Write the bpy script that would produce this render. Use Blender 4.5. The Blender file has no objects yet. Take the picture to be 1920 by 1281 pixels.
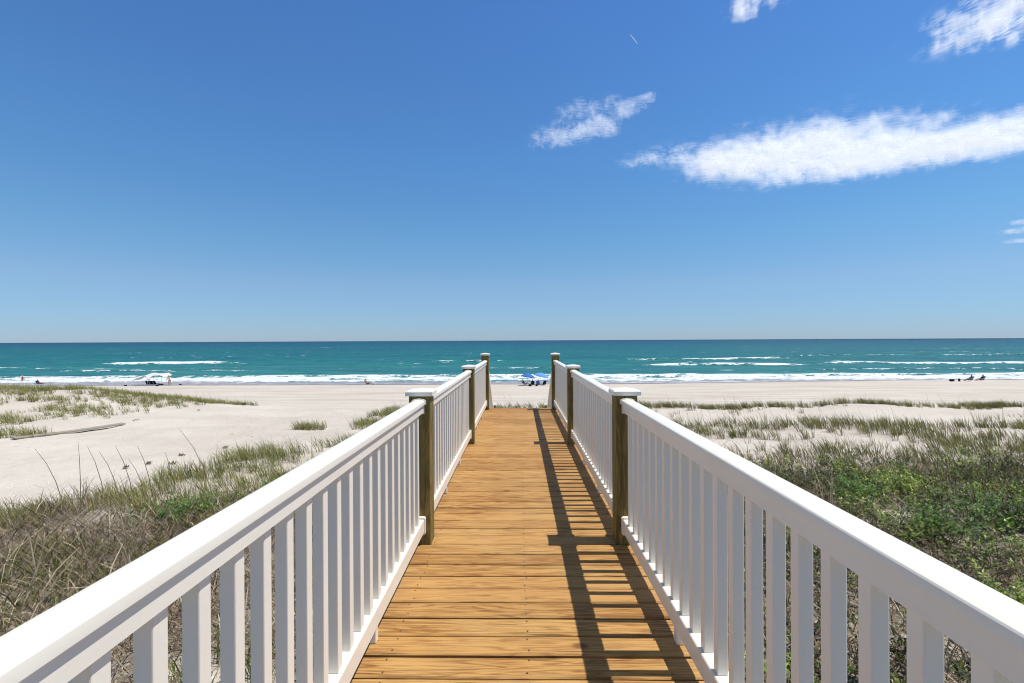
import bpy, bmesh, math, random
import numpy as np
from mathutils import Vector, Matrix
rnd = random.Random(7)
R = np.random.default_rng(11)
sc = bpy.context.scene
col = sc.collection
PI = math.pi
rad = math.radians

# ------------------------------------------------------------------ numbers taken from the photograph
FPX = 903.0            # focal length in photo pixels (1920 wide)
VPX = 973.0            # where the boardwalk converges
CAM_Z = 1.338          # eye height above the deck (deck top is z = 0)
SEA_Z = -6.5
def horizon(px): return 643.0 - 0.0047 * px

# ------------------------------------------------------------------ noise helpers
def _hash(ix, iy, seed):
    h = (ix.astype(np.int64) * 374761393 + iy.astype(np.int64) * 668265263 + seed * 974711) & 0x7fffffff
    h = ((h ^ (h >> 13)) * 1274126177) & 0x7fffffff
    return ((h ^ (h >> 16)) & 0xffff) / 65535.0
def vnoise(x, y, seed=0):
    x = np.asarray(x, float); y = np.asarray(y, float)
    ix = np.floor(x); iy = np.floor(y); fx = x - ix; fy = y - iy
    fx = fx * fx * (3 - 2 * fx); fy = fy * fy * (3 - 2 * fy)
    a = _hash(ix, iy, seed); b = _hash(ix + 1, iy, seed); c = _hash(ix, iy + 1, seed); d = _hash(ix + 1, iy + 1, seed)
    return (a * (1 - fx) + b * fx) * (1 - fy) + (c * (1 - fx) + d * fx) * fy
def fbm(x, y, octv=4, seed=0):
    s = 0; a = 0.5; t = 0
    for k in range(octv):
        s = s + a * vnoise(x * 2 ** k, y * 2 ** k, seed + k * 17); t += a; a *= 0.5
    return s / t
def sstep(a, b, x):
    t = np.clip((np.asarray(x, float) - a) / (b - a), 0, 1)
    return t * t * (3 - 2 * t)

# ------------------------------------------------------------------ terrain height
_yr = [-8, 5, 10, 14, 20, 23, 26, 29.5, 31, 33, 38, 46, 52, 70, 82, 86, 90, 100, 140, 200]
_zr = [-1.7, -1.7, -1.85, -2.0, -2.36, -2.68, -2.95, -2.97, -3.04, -3.2, -4.05, -5.05, -5.35, -5.8, -6.22, -6.46, -6.72, -7.3, -9, -12]
_yp = [-8, 5, 9, 14, 20, 25, 30, 36, 42, 50, 56, 70, 82, 86, 90, 100, 140, 200]
_zp = [-1.7, -1.75, -2.05, -2.45, -2.9, -3.12, -3.32, -3.62, -4.3, -5.2, -5.45, -5.8, -6.22, -6.46, -6.72, -7.3, -9, -12]
def smooth_interp(y, xs, zs):
    y = np.asarray(y, float)
    return (np.interp(y - 1.2, xs, zs) + np.interp(y - .4, xs, zs) + np.interp(y + .4, xs, zs) + np.interp(y + 1.2, xs, zs)) / 4
def shore(x): return 6.5 * sstep(15, 85, x)
def H(x, y):
    x = np.asarray(x, float); y = np.asarray(y, float)
    y0_ = y; y = y - shore(x) * sstep(56, 80, y)
    s = sstep(-10.5, -7.0, x + 1.2 * (fbm(x * .3, y * .3, 2, 5) - .5))
    z = smooth_interp(y, _yr, _zr) * s + smooth_interp(y, _yp, _zp) * (1 - s)
    # foredune on the left
    cy = 37 + 2.0 * (fbm(x * .15, x * 0 + 3, 2, 9) - .5)
    sy = np.where(y < cy, 9.5, 4.5)
    z = z + 1.42 * sstep(20.0, 36.0, -x) * np.exp(-((y - cy) / sy) ** 2)
    # mounds of the ridge on the right
    for mx, my, mh, mr in ((20.5, 29.5, .34, 3.4), (36, 30, .30, 4.5), (9, 29.5, .10, 4), (28, 20.5, .2, 4), (12, 20.5, .15, 3.5)):
        z = z + mh * np.exp(-((x - mx) / mr) ** 2 - ((y - my) / 2.2) ** 2)
    fade = 1 - sstep(40, 52, y)
    z = z + fade * (.34 * (fbm(x * .33, y * .33, 3, 21) - .5) + .10 * (fbm(x * 1.1, y * 1.1, 2, 31) - .5))
    z = z + .05 * (fbm(x * .9, y * .9, 3, 41) - .5) * (1 - sstep(80, 86, y)) + .10 * (1 - fade) * (fbm(x * .12, y * .25, 3, 47) - .5)
    return z
def at_ground(px, py):
    """ground point met by the sight line through a photo pixel"""
    off = py - horizon(px)
    d = np.linspace(3, 135, 5200)
    x = (px - VPX) / FPX * d
    zr = CAM_Z - off / FPX * d
    k = np.argmax(np.maximum(H(x, d), SEA_Z) >= zr)
    return float(x[k]), float(d[k]), float(H(x[k:k + 1], d[k:k + 1])[0])

# ------------------------------------------------------------------ object helpers
def link(o, parent=None):
    col.objects.link(o)
    if parent is not None: o.parent = parent
    return o
def tag(o, label=None, cat=None, group=None, kind=None):
    if label: o['label'] = label
    if cat: o['category'] = cat
    if group: o['group'] = group
    if kind: o['kind'] = kind
    return o
def empty(name, loc=(0, 0, 0), rz=0.0, label=None, cat=None, group=None):
    o = bpy.data.objects.new(name, None); o.empty_display_size = .2
    col.objects.link(o); o.location = loc; o.rotation_euler = (0, 0, rz)
    return tag(o, label, cat, group)
def from_bm(name, bm, mat, parent=None, smooth=False):
    me = bpy.data.meshes.new(name); bm.to_mesh(me); bm.free()
    if mat: me.materials.append(mat)
    if smooth:
        for p in me.polygons: p.use_smooth = True
    return link(bpy.data.objects.new(name, me), parent)
def add_box(bm, x0, x1, y0, y1, z0, z1, bev=0.0):
    r = bmesh.ops.create_cube(bm, size=1.0)
    vs = r['verts']
    for v in vs:
        v.co = Vector(((x0 + x1) / 2 + v.co.x * (x1 - x0), (y0 + y1) / 2 + v.co.y * (y1 - y0), (z0 + z1) / 2 + v.co.z * (z1 - z0)))
    if bev > 0:
        es = list({e for v in vs for e in v.link_edges})
        bmesh.ops.bevel(bm, geom=es, offset=bev, segments=2, affect='EDGES', profile=.5)
    return vs
def box(name, x0, x1, y0, y1, z0, z1, mat, parent=None, bev=0.0):
    bm = bmesh.new(); add_box(bm, x0, x1, y0, y1, z0, z1, bev)
    return from_bm(name, bm, mat, parent)
def add_tube(bm, pts, radii, n=8, cap=True):
    pts = [Vector(p) for p in pts]
    if not hasattr(radii, '__len__'): radii = [radii] * len(pts)
    rings = []
    for i, p in enumerate(pts):
        t = (pts[min(i + 1, len(pts) - 1)] - pts[max(i - 1, 0)]).normalized()
        u = t.cross(Vector((0, 0, 1)))
        if u.length < 1e-3: u = t.cross(Vector((1, 0, 0)))
        u.normalize(); w = t.cross(u)
        rings.append([bm.verts.new(p + (u * math.cos(2 * PI * k / n) + w * math.sin(2 * PI * k / n)) * radii[i]) for k in range(n)])
    for a, b in zip(rings[:-1], rings[1:]):
        for k in range(n): bm.faces.new((a[k], a[(k + 1) % n], b[(k + 1) % n], b[k]))
    if cap:
        bm.faces.new(rings[0][::-1]); bm.faces.new(rings[-1])
def tube(name, pts, radii, mat, parent=None, n=8):
    bm = bmesh.new(); add_tube(bm, pts, radii, n)
    return from_bm(name, bm, mat, parent, True)
def add_extrude(bm, prof, y0, y1, z_of=None):
    """profile of (x, z) pairs swept along y"""
    a = [bm.verts.new((x, y0, z)) for x, z in prof]; b = [bm.verts.new((x, y1, z)) for x, z in prof]
    n = len(prof)
    for k in range(n): bm.faces.new((a[k], a[(k + 1) % n], b[(k + 1) % n], b[k]))
    bm.faces.new(a[::-1]); bm.faces.new(b)
    bmesh.ops.recalc_face_normals(bm, faces=bm.faces[:])
def np_mesh(name, verts, loops, starts, mat, parent=None, attrs=None, smooth=False):
    me = bpy.data.meshes.new(name)
    me.vertices.add(len(verts)); me.vertices.foreach_set('co', np.ascontiguousarray(verts, np.float32).ravel())
    me.loops.add(len(loops)); me.loops.foreach_set('vertex_index', np.ascontiguousarray(loops, np.int32))
    me.polygons.add(len(starts)); me.polygons.foreach_set('loop_start', np.ascontiguousarray(starts, np.int32))
    for k, v in (attrs or {}).items():
        if v.ndim == 1:
            a = me.attributes.new(k, 'FLOAT', 'POINT'); a.data.foreach_set('value', v.astype(np.float32))
        else:
            a = me.color_attributes.new(k, 'FLOAT_COLOR', 'POINT')
            c = np.ones((len(v), 4), np.float32); c[:, :3] = v; a.data.foreach_set('color', c.ravel())
    me.polygons.foreach_set('use_smooth', np.full(len(starts), smooth))
    me.update(calc_edges=True); me.validate()
    if mat: me.materials.append(mat)
    return link(bpy.data.objects.new(name, me), parent)
def grid_mesh(name, X, Y, Z, mat, attrs=None):
    r, c = X.shape
    v = np.stack([X.ravel(), Y.ravel(), Z.ravel()], 1)
    i = (np.arange(r - 1)[:, None] * c + np.arange(c - 1)[None, :]).ravel()
    q = np.stack([i, i + 1, i + c + 1, i + c], 1)
    return np_mesh(name, v, q.ravel(), np.arange(len(q)) * 4, mat, None, attrs, True)

# ------------------------------------------------------------------ material helpers
class NT:
    def __init__(self, mat):
        mat.use_nodes = True; self.t = mat.node_tree; self.t.nodes.clear()
    def n(self, typ, **kw):
        nd = self.t.nodes.new(typ)
        for k, v in kw.items():
            if k == 'i':
                for kk, vv in v.items():
                    if isinstance(vv, bpy.types.NodeSocket): self.t.links.new(vv, nd.inputs[kk])
                    else: nd.inputs[kk].default_value = vv
            else: setattr(nd, k, v)
        return nd
    def l(self, a, b): self.t.links.new(a, b)
    def math(self, op, a, b=None, c=None, clamp=False):
        nd = self.t.nodes.new('ShaderNodeMath'); nd.operation = op; nd.use_clamp = clamp
        for k, v in enumerate((a, b, c)):
            if v is None: continue
            if isinstance(v, bpy.types.NodeSocket): self.t.links.new(v, nd.inputs[k])
            else: nd.inputs[k].default_value = v
        return nd.outputs[0]
    def mix(self, f, a, b, blend='MIX'):
        nd = self.t.nodes.new('ShaderNodeMix'); nd.data_type = 'RGBA'; nd.blend_type = blend
        for k, v in ((0, f), (6, a), (7, b)):
            if isinstance(v, bpy.types.NodeSocket): self.t.links.new(v, nd.inputs[k])
            elif k == 0: nd.inputs[k].default_value = v
            else: nd.inputs[k].default_value = (*v, 1) if len(v) == 3 else v
        return nd.outputs[2]
    def sm(self, x, a, b):
        nd = self.t.nodes.new('ShaderNodeMapRange'); nd.interpolation_type = 'SMOOTHSTEP'
        self.t.links.new(x, nd.inputs[0]); nd.inputs[1].default_value = a; nd.inputs[2].default_value = b
        return nd.outputs[0]
    def pos(self, scale=(1, 1, 1), obj=True):
        tc = self.n('ShaderNodeTexCoord') if obj else self.n('ShaderNodeNewGeometry')
        mp = self.n('ShaderNodeMapping'); mp.inputs['Scale'].default_value = scale
        self.l(tc.outputs['Object'] if obj else tc.outputs['Position'], mp.inputs['Vector'])
        return mp.outputs[0]
    def noise(self, vec, scale=1.0, detail=3, rough=.55, dist=0.0):
        nd = self.n('ShaderNodeTexNoise'); self.l(vec, nd.inputs['Vector'])
        nd.inputs['Scale'].default_value = scale; nd.inputs['Detail'].default_value = detail
        nd.inputs['Roughness'].default_value = rough; nd.inputs['Distortion'].default_value = dist
        return nd.outputs['Fac']
    def attr(self, name, fac=True):
        nd = self.n('ShaderNodeAttribute'); nd.attribute_name = name
        return nd.outputs['Fac'] if fac else nd.outputs['Color']
    def bump(self, h, strength=.3, dist=.01):
        nd = self.n('ShaderNodeBump'); self.l(h, nd.inputs['Height'])
        nd.inputs['Strength'].default_value = strength; nd.inputs['Distance'].default_value = dist
        return nd.outputs[0]
    def out(self, shader): self.l(shader, self.n('ShaderNodeOutputMaterial').inputs[0])
    def pbr(self, colr, rough=.5, spec=.5, normal=None):
        nd = self.n('ShaderNodeBsdfPrincipled')
        for k, v in (('Base Color', colr), ('Roughness', rough), ('Specular IOR Level', spec)):
            if isinstance(v, bpy.types.NodeSocket): self.l(v, nd.inputs[k])
            else: nd.inputs[k].default_value = (*v, 1) if k == 'Base Color' else v
        if normal is not None: self.l(normal, nd.inputs['Normal'])
        return nd
def mat(name): return bpy.data.materials.new(name)
def simple(name, c, rough=.6, spec=.4, var=.12, scale=6.0, bump=.0):
    m = mat(name); t = NT(m)
    n = t.noise(t.pos(), scale, 4)
    d = tuple(x * (1 - var) for x in c); e = tuple(min(1, x * (1 + var)) for x in c)
    cc = t.mix(n, d, e)
    t.out(t.pbr(cc, rough, spec, t.bump(n, bump, .01) if bump else None).outputs[0])
    return m

# white vinyl
def vinyl():
    m = mat('white_vinyl'); t = NT(m)
    n = t.noise(t.pos((1, 1, 1)), 3.0, 4)
    n2 = t.noise(t.pos((6, 1.2, 6), False), 9.0, 5, .65)
    c = t.mix(t.sm(n, .35, .75), (.90, .85, .742), (.87, .815, .705))
    c = t.mix(t.math('MULTIPLY', t.sm(n2, .62, .80), .22), c, (.56, .53, .46))
    t.out(t.pbr(c, .34, .42, t.bump(n2, .02, .003)).outputs[0])
    return m
M_WHITE = vinyl()
# fresh pine decking
def deck_mat():
    m = mat('pine_deck'); t = NT(m)
    off = t.attr('grain'); tint = t.attr('tint')
    g = t.n('ShaderNodeNewGeometry'); sx = t.n('ShaderNodeSeparateXYZ', i={0: g.outputs['Position']})
    v1 = t.n('ShaderNodeCombineXYZ', i={0: t.math('ADD', t.math('MULTIPLY', sx.outputs[0], .9), off), 1: t.math('MULTIPLY', sx.outputs[1], 13.0), 2: off}).outputs[0]
    v2 = t.n('ShaderNodeCombineXYZ', i={0: t.math('ADD', t.math('MULTIPLY', sx.outputs[0], 2.2), off), 1: t.math('MULTIPLY', sx.outputs[1], 60.0), 2: off}).outputs[0]
    warp = t.noise(v1, 1.5, 3, .5, .4)
    rings = t.math('SINE', t.math('ADD', t.math('MULTIPLY', warp, 46.0), t.math('MULTIPLY', sx.outputs[1], 30.0)))
    rings = t.math('MULTIPLY_ADD', rings, .5, .5)
    fine = t.noise(v2, 1.6, 5, .65)
    big = t.noise(t.pos((1.2, 1.6, 1), False), 1.3, 3)
    c = t.mix(t.math('POWER', rings, 1.3), (.53, .295, .092), (.31, .142, .038))
    c = t.mix(t.sm(fine, .46, .74), c, (.19, .08, .022))
    c = t.mix(t.sm(big, .35, .7), c, t.mix(.5, c, (.58, .37, .14)))
    c = t.mix(t.math('MULTIPLY', tint, .5), c, (.50, .29, .105))
    c = t.mix(t.math('MULTIPLY', t.math('POWER', rings, 7.0), .26), c, (.17, .07, .018))
    # knots
    vk = t.n('ShaderNodeCombineXYZ', i={0: t.math('ADD', t.math('MULTIPLY', sx.outputs[0], 2.0), off), 1: t.math('MULTIPLY', sx.outputs[1], 4.2), 2: off}).outputs[0]
    vo = t.n('ShaderNodeTexVoronoi', i={'Vector': vk, 'Scale': .8}); kd = vo.outputs['Distance']
    kp = t.n('ShaderNodeSeparateColor', i={0: vo.outputs['Color']})
    c = t.mix(t.math('MULTIPLY', t.math('GREATER_THAN', kp.outputs[0], .62), t.math('SUBTRACT', 1.0, t.sm(kd, .03, .085))), c, (.13, .055, .018))
    hu = t.math('FRACT', t.math('MULTIPLY', off, 7.31))
    c = t.mix(t.math('MULTIPLY', t.sm(hu, .35, 1.0), .42), c, t.mix(1.0, c, (.62, .50, .42), 'MULTIPLY'))
    c = t.mix(t.math('MULTIPLY', t.sm(hu, .4, .0), .35), c, (.50, .26, .085))
    # cracks (checks) that run with the grain
    v3 = t.n('ShaderNodeCombineXYZ', i={0: t.math('ADD', t.math('MULTIPLY', sx.outputs[0], 3.0), off), 1: t.math('MULTIPLY', sx.outputs[1], 75.0), 2: off}).outputs[0]
    cr = t.sm(t.noise(v3, .9, 3, .55), .61, .67)
    c = t.mix(t.math('MULTIPLY', cr, .5), c, (.085, .038, .014))
    hgt = t.math('SUBTRACT', t.math('MULTIPLY_ADD', rings, .35, fine), cr)
    t.out(t.pbr(c, .62, .25, t.bump(hgt, .35, .004)).outputs[0])
    return m
M_DECK = deck_mat()
# pressure treated posts
def post_mat():
    m = mat('treated_post'); t = NT(m)
    v = t.pos((5, 5, .55), False)
    w = t.noise(v, 3.0, 4, .55, .8)
    rings = t.math('MULTIPLY_ADD', t.math('SINE', t.math('MULTIPLY', w, 40.0)), .5, .5)
    fine = t.noise(t.pos((55, 55, 2.0), False), 1.0, 4, .6)
    c = t.mix(rings, (.275, .20, .062), (.16, .108, .032))
    c = t.mix(t.sm(fine, .45, .8), c, (.09, .06, .022))
    c = t.mix(t.sm(t.noise(t.pos((1, 1, .8), False), 3.0, 2), .45, .7), c, t.mix(.5, c, (.155, .17, .06)))
    t.out(t.pbr(c, .75, .2, t.bump(fine, .3, .004)).outputs[0])
    return m
M_POST = post_mat()
M_PILE = simple('grey_timber', (.17, .13, .085), .85, .2, .35, 9, .3)
# sand
def sand_mat():
    m = mat('sand'); t = NT(m)
    g = t.n('ShaderNodeNewGeometry'); sx = t.n('ShaderNodeSeparateXYZ', i={0: g.outputs['Position']})
    X, Y = sx.outputs[0], sx.outputs[1]
    big = t.noise(t.pos((.12, .3, .3), False), 1.0, 4)
    streak = t.noise(t.pos((.05, 1.1, 1), False), 1.0, 5, .6)
    foot = t.noise(t.pos((1, 1, 1), False), 2.4, 4, .6)
    grain = t.noise(t.pos((1, 1, 1), False), 60.0, 3, .7)
    c = t.mix(t.sm(big, .3, .7), (.60, .545, .475), (.53, .47, .40))
    beach = t.sm(Y, 46.0, 56.0)
    c = t.mix(t.math('MULTIPLY', beach, t.sm(streak, .48, .72)), c, (.40, .335, .275))
    c = t.mix(t.math('MULTIPLY', t.sm(foot, .55, .8), .35), c, (.40, .34, .28))
    # shell chips, light and dark
    vo = t.n('ShaderNodeTexVoronoi', i={'Vector': t.pos((1, 1, 1), False), 'Scale': 13.0})
    pick = t.n('ShaderNodeSeparateColor', i={0: vo.outputs['Color']})
    chip = t.math('MULTIPLY', t.math('SUBTRACT', 1.0, t.sm(vo.outputs['Distance'], .16, .26)), t.math('GREATER_THAN', pick.outputs[0], .55))
    c = t.mix(chip, c, t.mix(t.math('GREATER_THAN', pick.outputs[1], .28), (.26, .21, .17), (.82, .79, .74)))
    c = t.mix(t.math('MULTIPLY', t.sm(grain, .5, .8), .35), c, (.36, .30, .25))
    # brown litter under the plants, with their shade painted into its dark tone
    lit = t.attr('litter_shade')
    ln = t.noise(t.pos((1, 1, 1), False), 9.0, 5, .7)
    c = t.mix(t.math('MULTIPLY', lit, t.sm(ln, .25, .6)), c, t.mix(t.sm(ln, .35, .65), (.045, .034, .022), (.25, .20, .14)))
    # wet sand at the edge of the water
    wet = t.attr('wet')
    c = t.mix(wet, c, (.17, .145, .135))
    r = t.math('SUBTRACT', .95, t.math('MULTIPLY', wet, .45))
    fv = t.n('ShaderNodeTexVoronoi', i={'Vector': t.pos((1, 1, 1), False), 'Scale': 1.9}); fv.inputs['Randomness'].default_value = 1.0
    fp = t.n('ShaderNodeSeparateColor', i={0: fv.outputs['Color']})
    dent = t.math('MULTIPLY', t.math('SUBTRACT', 1.0, t.sm(fv.outputs['Distance'], .10, .30)), t.math('GREATER_THAN', fp.outputs[0], .45))
    c_ = t.noise(t.pos((.12, .12, .12), False), 1.0, 2)
    dent = t.math('MULTIPLY', dent, t.sm(c_, .42, .58))
    hgt = t.math('SUBTRACT', t.math('ADD', t.math('MULTIPLY', foot, 1.0), t.math('MULTIPLY', grain, .12)), t.math('MULTIPLY', dent, .9))
    hgt = t.math('ADD', hgt, t.math('MULTIPLY', t.math('MULTIPLY', streak, beach), 2.5))
    t.out(t.pbr(c, r, .25, t.bump(hgt, .9, .06)).outputs[0])
    return m
M_SAND = sand_mat()
# sea
def sea_mat():
    m = mat('sea_water'); t = NT(m)
    g = t.n('ShaderNodeNewGeometry'); sx = t.n('ShaderNodeSeparateXYZ', i={0: g.outputs['Position']})
    Y = sx.outputs[1]
    ly = t.math('LOGARITHM', Y, 10.0)
    patch = t.noise(t.pos((.0016, .012, 1), False), 1.0, 4, .55)
    lyn = t.math('ADD', ly, t.math('MULTIPLY', t.math('SUBTRACT', patch, .5), .45))
    cr = t.n('ShaderNodeValToRGB', i={0: t.math('DIVIDE', t.math('SUBTRACT', lyn, 1.93), 2.2)})
    e = cr.color_ramp.elements
    e[0].position = 0.0; e[0].color = (.055, .21, .20, 1)
    e[1].position = 1.0; e[1].color = (.0018, .026, .066, 1)
    for p, c4 in ((.10, (.020, .160, .150, 1)), (.28, (.009, .122, .128, 1)), (.48, (.004, .076, .112, 1)), (.70, (.0025, .050, .096, 1))):
        k = e.new(p); k.color = c4
    c = cr.outputs[0]
    w1 = t.noise(t.pos((.10, .55, 1), False), 1.0, 5, .6)
    w2 = t.noise(t.pos((.012, .07, 1), False), 1.0, 5, .62)
    c = t.mix(t.math('MULTIPLY', t.sm(w1, .50, .68), .75), c, t.mix(.55, c, (.06, .26, .29)))
    c = t.mix(t.math('MULTIPLY', t.sm(w1, .50, .34), .8), c, t.mix(.65, c, (.001, .040, .065)))
    c = t.mix(t.math('MULTIPLY', t.sm(w2, .44, .58), .6), c, t.mix(.55, c, (.004, .070, .125)))
    # foam
    F = t.attr('foam')
    fn = t.noise(t.pos((.42, .75, .75), False), 1.0, 6, .68)
    fn2 = t.noise(t.pos((1.4, 2.2, 1), False), 1.0, 4, .6)
    ff = t.math('ADD', F, t.math('MULTIPLY', t.math('SUBTRACT', fn, .5), 2.2))
    ff = t.math('ADD', ff, t.math('MULTIPLY', t.math('SUBTRACT', fn2, .5), .9))
    foam = t.math('MULTIPLY', t.sm(ff, .42, .60), t.sm(F, .02, .12))
    # scattered whitecaps
    caps = t.noise(t.pos((.16, .20, 1), False), 1.0, 3, .55)
    gate = t.noise(t.pos((.011, .03, 1), False), 1.0, 3, .6)
    cp = t.sm(t.math('ADD', caps, t.math('MULTIPLY', t.math('SUBTRACT', gate, .5), .55)), .715, .773)
    foam = t.math('MAXIMUM', foam, t.math('MULTIPLY', cp, t.sm(Y, 108.0, 125.0)))
    # thin sheet of water running up the sand
    film = t.attr('film')
    c = t.mix(film, c, t.mix(t.sm(fn, .4, .65), (.27, .255, .275), (.40, .385, .40)))
    c = t.mix(foam, c, t.mix(t.sm(fn2, .3, .6), (.50, .56, .57), (.74, .76, .77)))
    hb = t.math('ADD', t.math('MULTIPLY', w1, 1.0), t.math('MULTIPLY', fn2, .18))
    b = t.pbr(c, t.math('MULTIPLY_ADD', foam, .35, .42), .09, t.bump(hb, .55, .8))
    t.out(b.outputs[0])
    return m
M_SEA = sea_mat()
# plants
def plant_mat(name, trans=.35, rough=.6):
    m = mat(name); t = NT(m)
    c = t.attr('col', False)
    b = t.pbr(c, rough, .25)
    tr = t.n('ShaderNodeBsdfTranslucent', i={'Color': c})
    mx = t.n('ShaderNodeMixShader', i={0: trans, 1: b.outputs[0], 2: tr.outputs[0]})
    t.out(mx.outputs[0])
    return m
M_GRASS = plant_mat('grass_blades', .22)
M_DRY = plant_mat('dry_blades', .15, .8)
M_LEAF = plant_mat('shrub_leaves', .18, .42)

# ------------------------------------------------------------------ world, sun, camera
SUN_EL = rad(67); SUN_V = Vector((math.cos(SUN_EL), 0.0, math.sin(SUN_EL)))
w = bpy.data.worlds.new("World"); sc.world = w; w.use_nodes = True
wt = w.node_tree; bg = wt.nodes['Background']
sky = wt.nodes.new('ShaderNodeTexSky'); sky.sky_type = 'NISHITA'; sky.sun_disc = False
sky.sun_elevation = SUN_EL; sky.sun_rotation = rad(90); sky.altitude = 0
sky.air_density = 1.0; sky.dust_density = 0.0; sky.ozone_density = 10.0
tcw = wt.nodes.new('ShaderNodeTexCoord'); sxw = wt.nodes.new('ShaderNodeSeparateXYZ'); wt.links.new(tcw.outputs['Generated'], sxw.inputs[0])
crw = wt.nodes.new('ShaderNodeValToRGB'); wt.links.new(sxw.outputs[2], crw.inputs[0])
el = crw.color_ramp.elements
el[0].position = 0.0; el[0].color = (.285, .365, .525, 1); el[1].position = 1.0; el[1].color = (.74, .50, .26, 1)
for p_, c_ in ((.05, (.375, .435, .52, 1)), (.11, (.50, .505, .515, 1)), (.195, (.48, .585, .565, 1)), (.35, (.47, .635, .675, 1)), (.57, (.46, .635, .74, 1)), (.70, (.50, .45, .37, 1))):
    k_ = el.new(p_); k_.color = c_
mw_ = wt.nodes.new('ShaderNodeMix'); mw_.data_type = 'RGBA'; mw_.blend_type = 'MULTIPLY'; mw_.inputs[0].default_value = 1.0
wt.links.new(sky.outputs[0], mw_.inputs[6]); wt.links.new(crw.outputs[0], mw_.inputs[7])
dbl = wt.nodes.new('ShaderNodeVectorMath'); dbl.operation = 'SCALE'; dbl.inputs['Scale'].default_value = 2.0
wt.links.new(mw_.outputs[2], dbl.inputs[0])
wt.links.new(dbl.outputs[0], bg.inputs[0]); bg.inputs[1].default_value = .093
sl = bpy.data.lights.new('sun', 'SUN'); sl.energy = 4.2; sl.angle = rad(.5); sl.color = (1, .955, .885)
so = bpy.data.objects.new('sun', sl); link(so)
so.rotation_euler = SUN_V.to_track_quat('Z', 'Y').to_euler()
cd = bpy.data.cameras.new('camera'); cd.lens = 36 * FPX / 1920; cd.sensor_width = 36; cd.clip_start = .05; cd.clip_end = 90000
co = bpy.data.objects.new('camera', cd); link(co); sc.camera = co
yaw = math.atan((VPX - 960) / FPX); pitch = -math.atan((640.5 - horizon(960)) / FPX); roll = -math.atan(.0047)
co.matrix_world = Matrix.Translation((0, 0, CAM_Z)) @ Matrix.Rotation(yaw, 4, 'Z') @ Matrix.Rotation(PI / 2 + pitch, 4, 'X') @ Matrix.Rotation(roll, 4, 'Z')
sc.view_settings.view_transform = 'Standard'; sc.view_settings.look = 'None'
sc.view_settings.exposure = 0.18
sc.cycles.use_denoising = True; sc.cycles.denoising_prefilter = 'ACCURATE'; sc.cycles.filter_width = 1.1
sc.cycles.max_bounces = 7; sc.cycles.diffuse_bounces = 3; sc.cycles.glossy_bounces = 2; sc.cycles.transmission_bounces = 4
sc.cycles.transparent_max_bounces = 24
sc.cycles.use_adaptive_sampling = True; sc.cycles.adaptive_threshold = .012

# ------------------------------------------------------------------ where plants grow (world metres)
def veg_left_edge(y): return np.interp(y, [0, 9, 10.5, 12.6, 15.3, 19, 23, 28, 33, 36], [-12.0, -10.0, -8.9, -7.7, -7.3, -7.2, -8.3, -9.0, -8.4, -8.0])
def shrub_mask(x, y):
    """low leafy shrubs"""
    n = fbm(x * .35, y * .45, 3, 101)
    rt = (1 - sstep(10.4, 13.0, y + 3.2 * (fbm(x * .3, y * .3, 2, 88) - .5) - .12 * np.clip(x - 8, 0, 8))) * (x > .9) * sstep(.38, .50, n * .65 + .35 * fbm(x * 1.2, y * 1.2, 3, 107) + .03)
    lf = (x < -.9) * (1 - sstep(9.5, 12.5, y)) * sstep(.57, .68, n)
    return np.maximum(rt, lf * (x > veg_left_edge(y) + 1.0))
def dry_mask(x, y):
    n = fbm(x * .4, y * .4, 3, 131)
    rt = (1 - sstep(10.5, 13.5, y)) * (x > .9) * sstep(.34, .5, n)
    lf = (1 - sstep(8.0, 11.0, y)) * (x < -.9) * sstep(-.6, .5, x - veg_left_edge(y) - .4) * (.05 + .95 * sstep(.36, .52, n * .6 + .4 * fbm(x * 1.3, y * 1.3, 3, 139)))
    rt = np.maximum(rt * .85, (x > .9) * (x < 4.5) * (y < 9) * .75)
    return np.maximum(rt, lf)
def grass_mask(x, y):
    n = fbm(x * .28, y * .5, 4, 151); n2 = fbm(x * .8, y * .8, 3, 171)
    ridge = np.exp(-((y - 30.7 - .6 * (fbm(x * .2, x * 0, 2, 7) - .5)) / .85) ** 2) * sstep(-9.2, -7.8, x) * (.55 + .6 * n2)
    ridge = np.maximum(ridge, 1.1 * np.exp(-((y - 28.7) / 2.2) ** 2) * sstep(-8.9, -7.6, x) * (1 - sstep(-3, 2, x)) * sstep(.35, .5, n2))
    face = .10 * sstep(.54, .64, n) * ((y > 22) & (y < 31)) * (x > -8)
    band = np.exp(-((y - 20.0 - 1.2 * (fbm(x * .12, x * 0 + 8, 2, 17) - .5)) / .95) ** 2) * (x > -1) * (.5 + .8 * n2)
    patch = ((y > 9) & (y < 21)) * (x > .9) * sstep(.45, .57, n + .10 * sstep(15, 11, y)) * .9
    lefts = (x < -.9) * (y > 8) * (y < 29) * sstep(0, .7, x - veg_left_edge(y)) * sstep(.47, .58, n + .04 * sstep(16, 11, y) + .05 * np.exp(-((x - veg_left_edge(y) - 1.2) / 1.0) ** 2)) * .9
    dune_in = sstep(22.8, 26.5, -x - .25 * (32 - y)) * sstep(22.5, 26, y + .28 * (-x - 24)) * (1 - sstep(40, 42, y))
    dune = dune_in * (sstep(.44, .58, n + .17 * sstep(31, 37, y)) * .85 + .08)
    return np.clip(np.maximum.reduce([ridge, face, band, patch, lefts, dune]), 0, 1.2)
def litter_shade_of(x, y):
    return np.clip(np.maximum(dry_mask(x, y), shrub_mask(x, y)) * 1.0 + .28 * grass_mask(x, y) * (y < 24), 0, 1)

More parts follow.
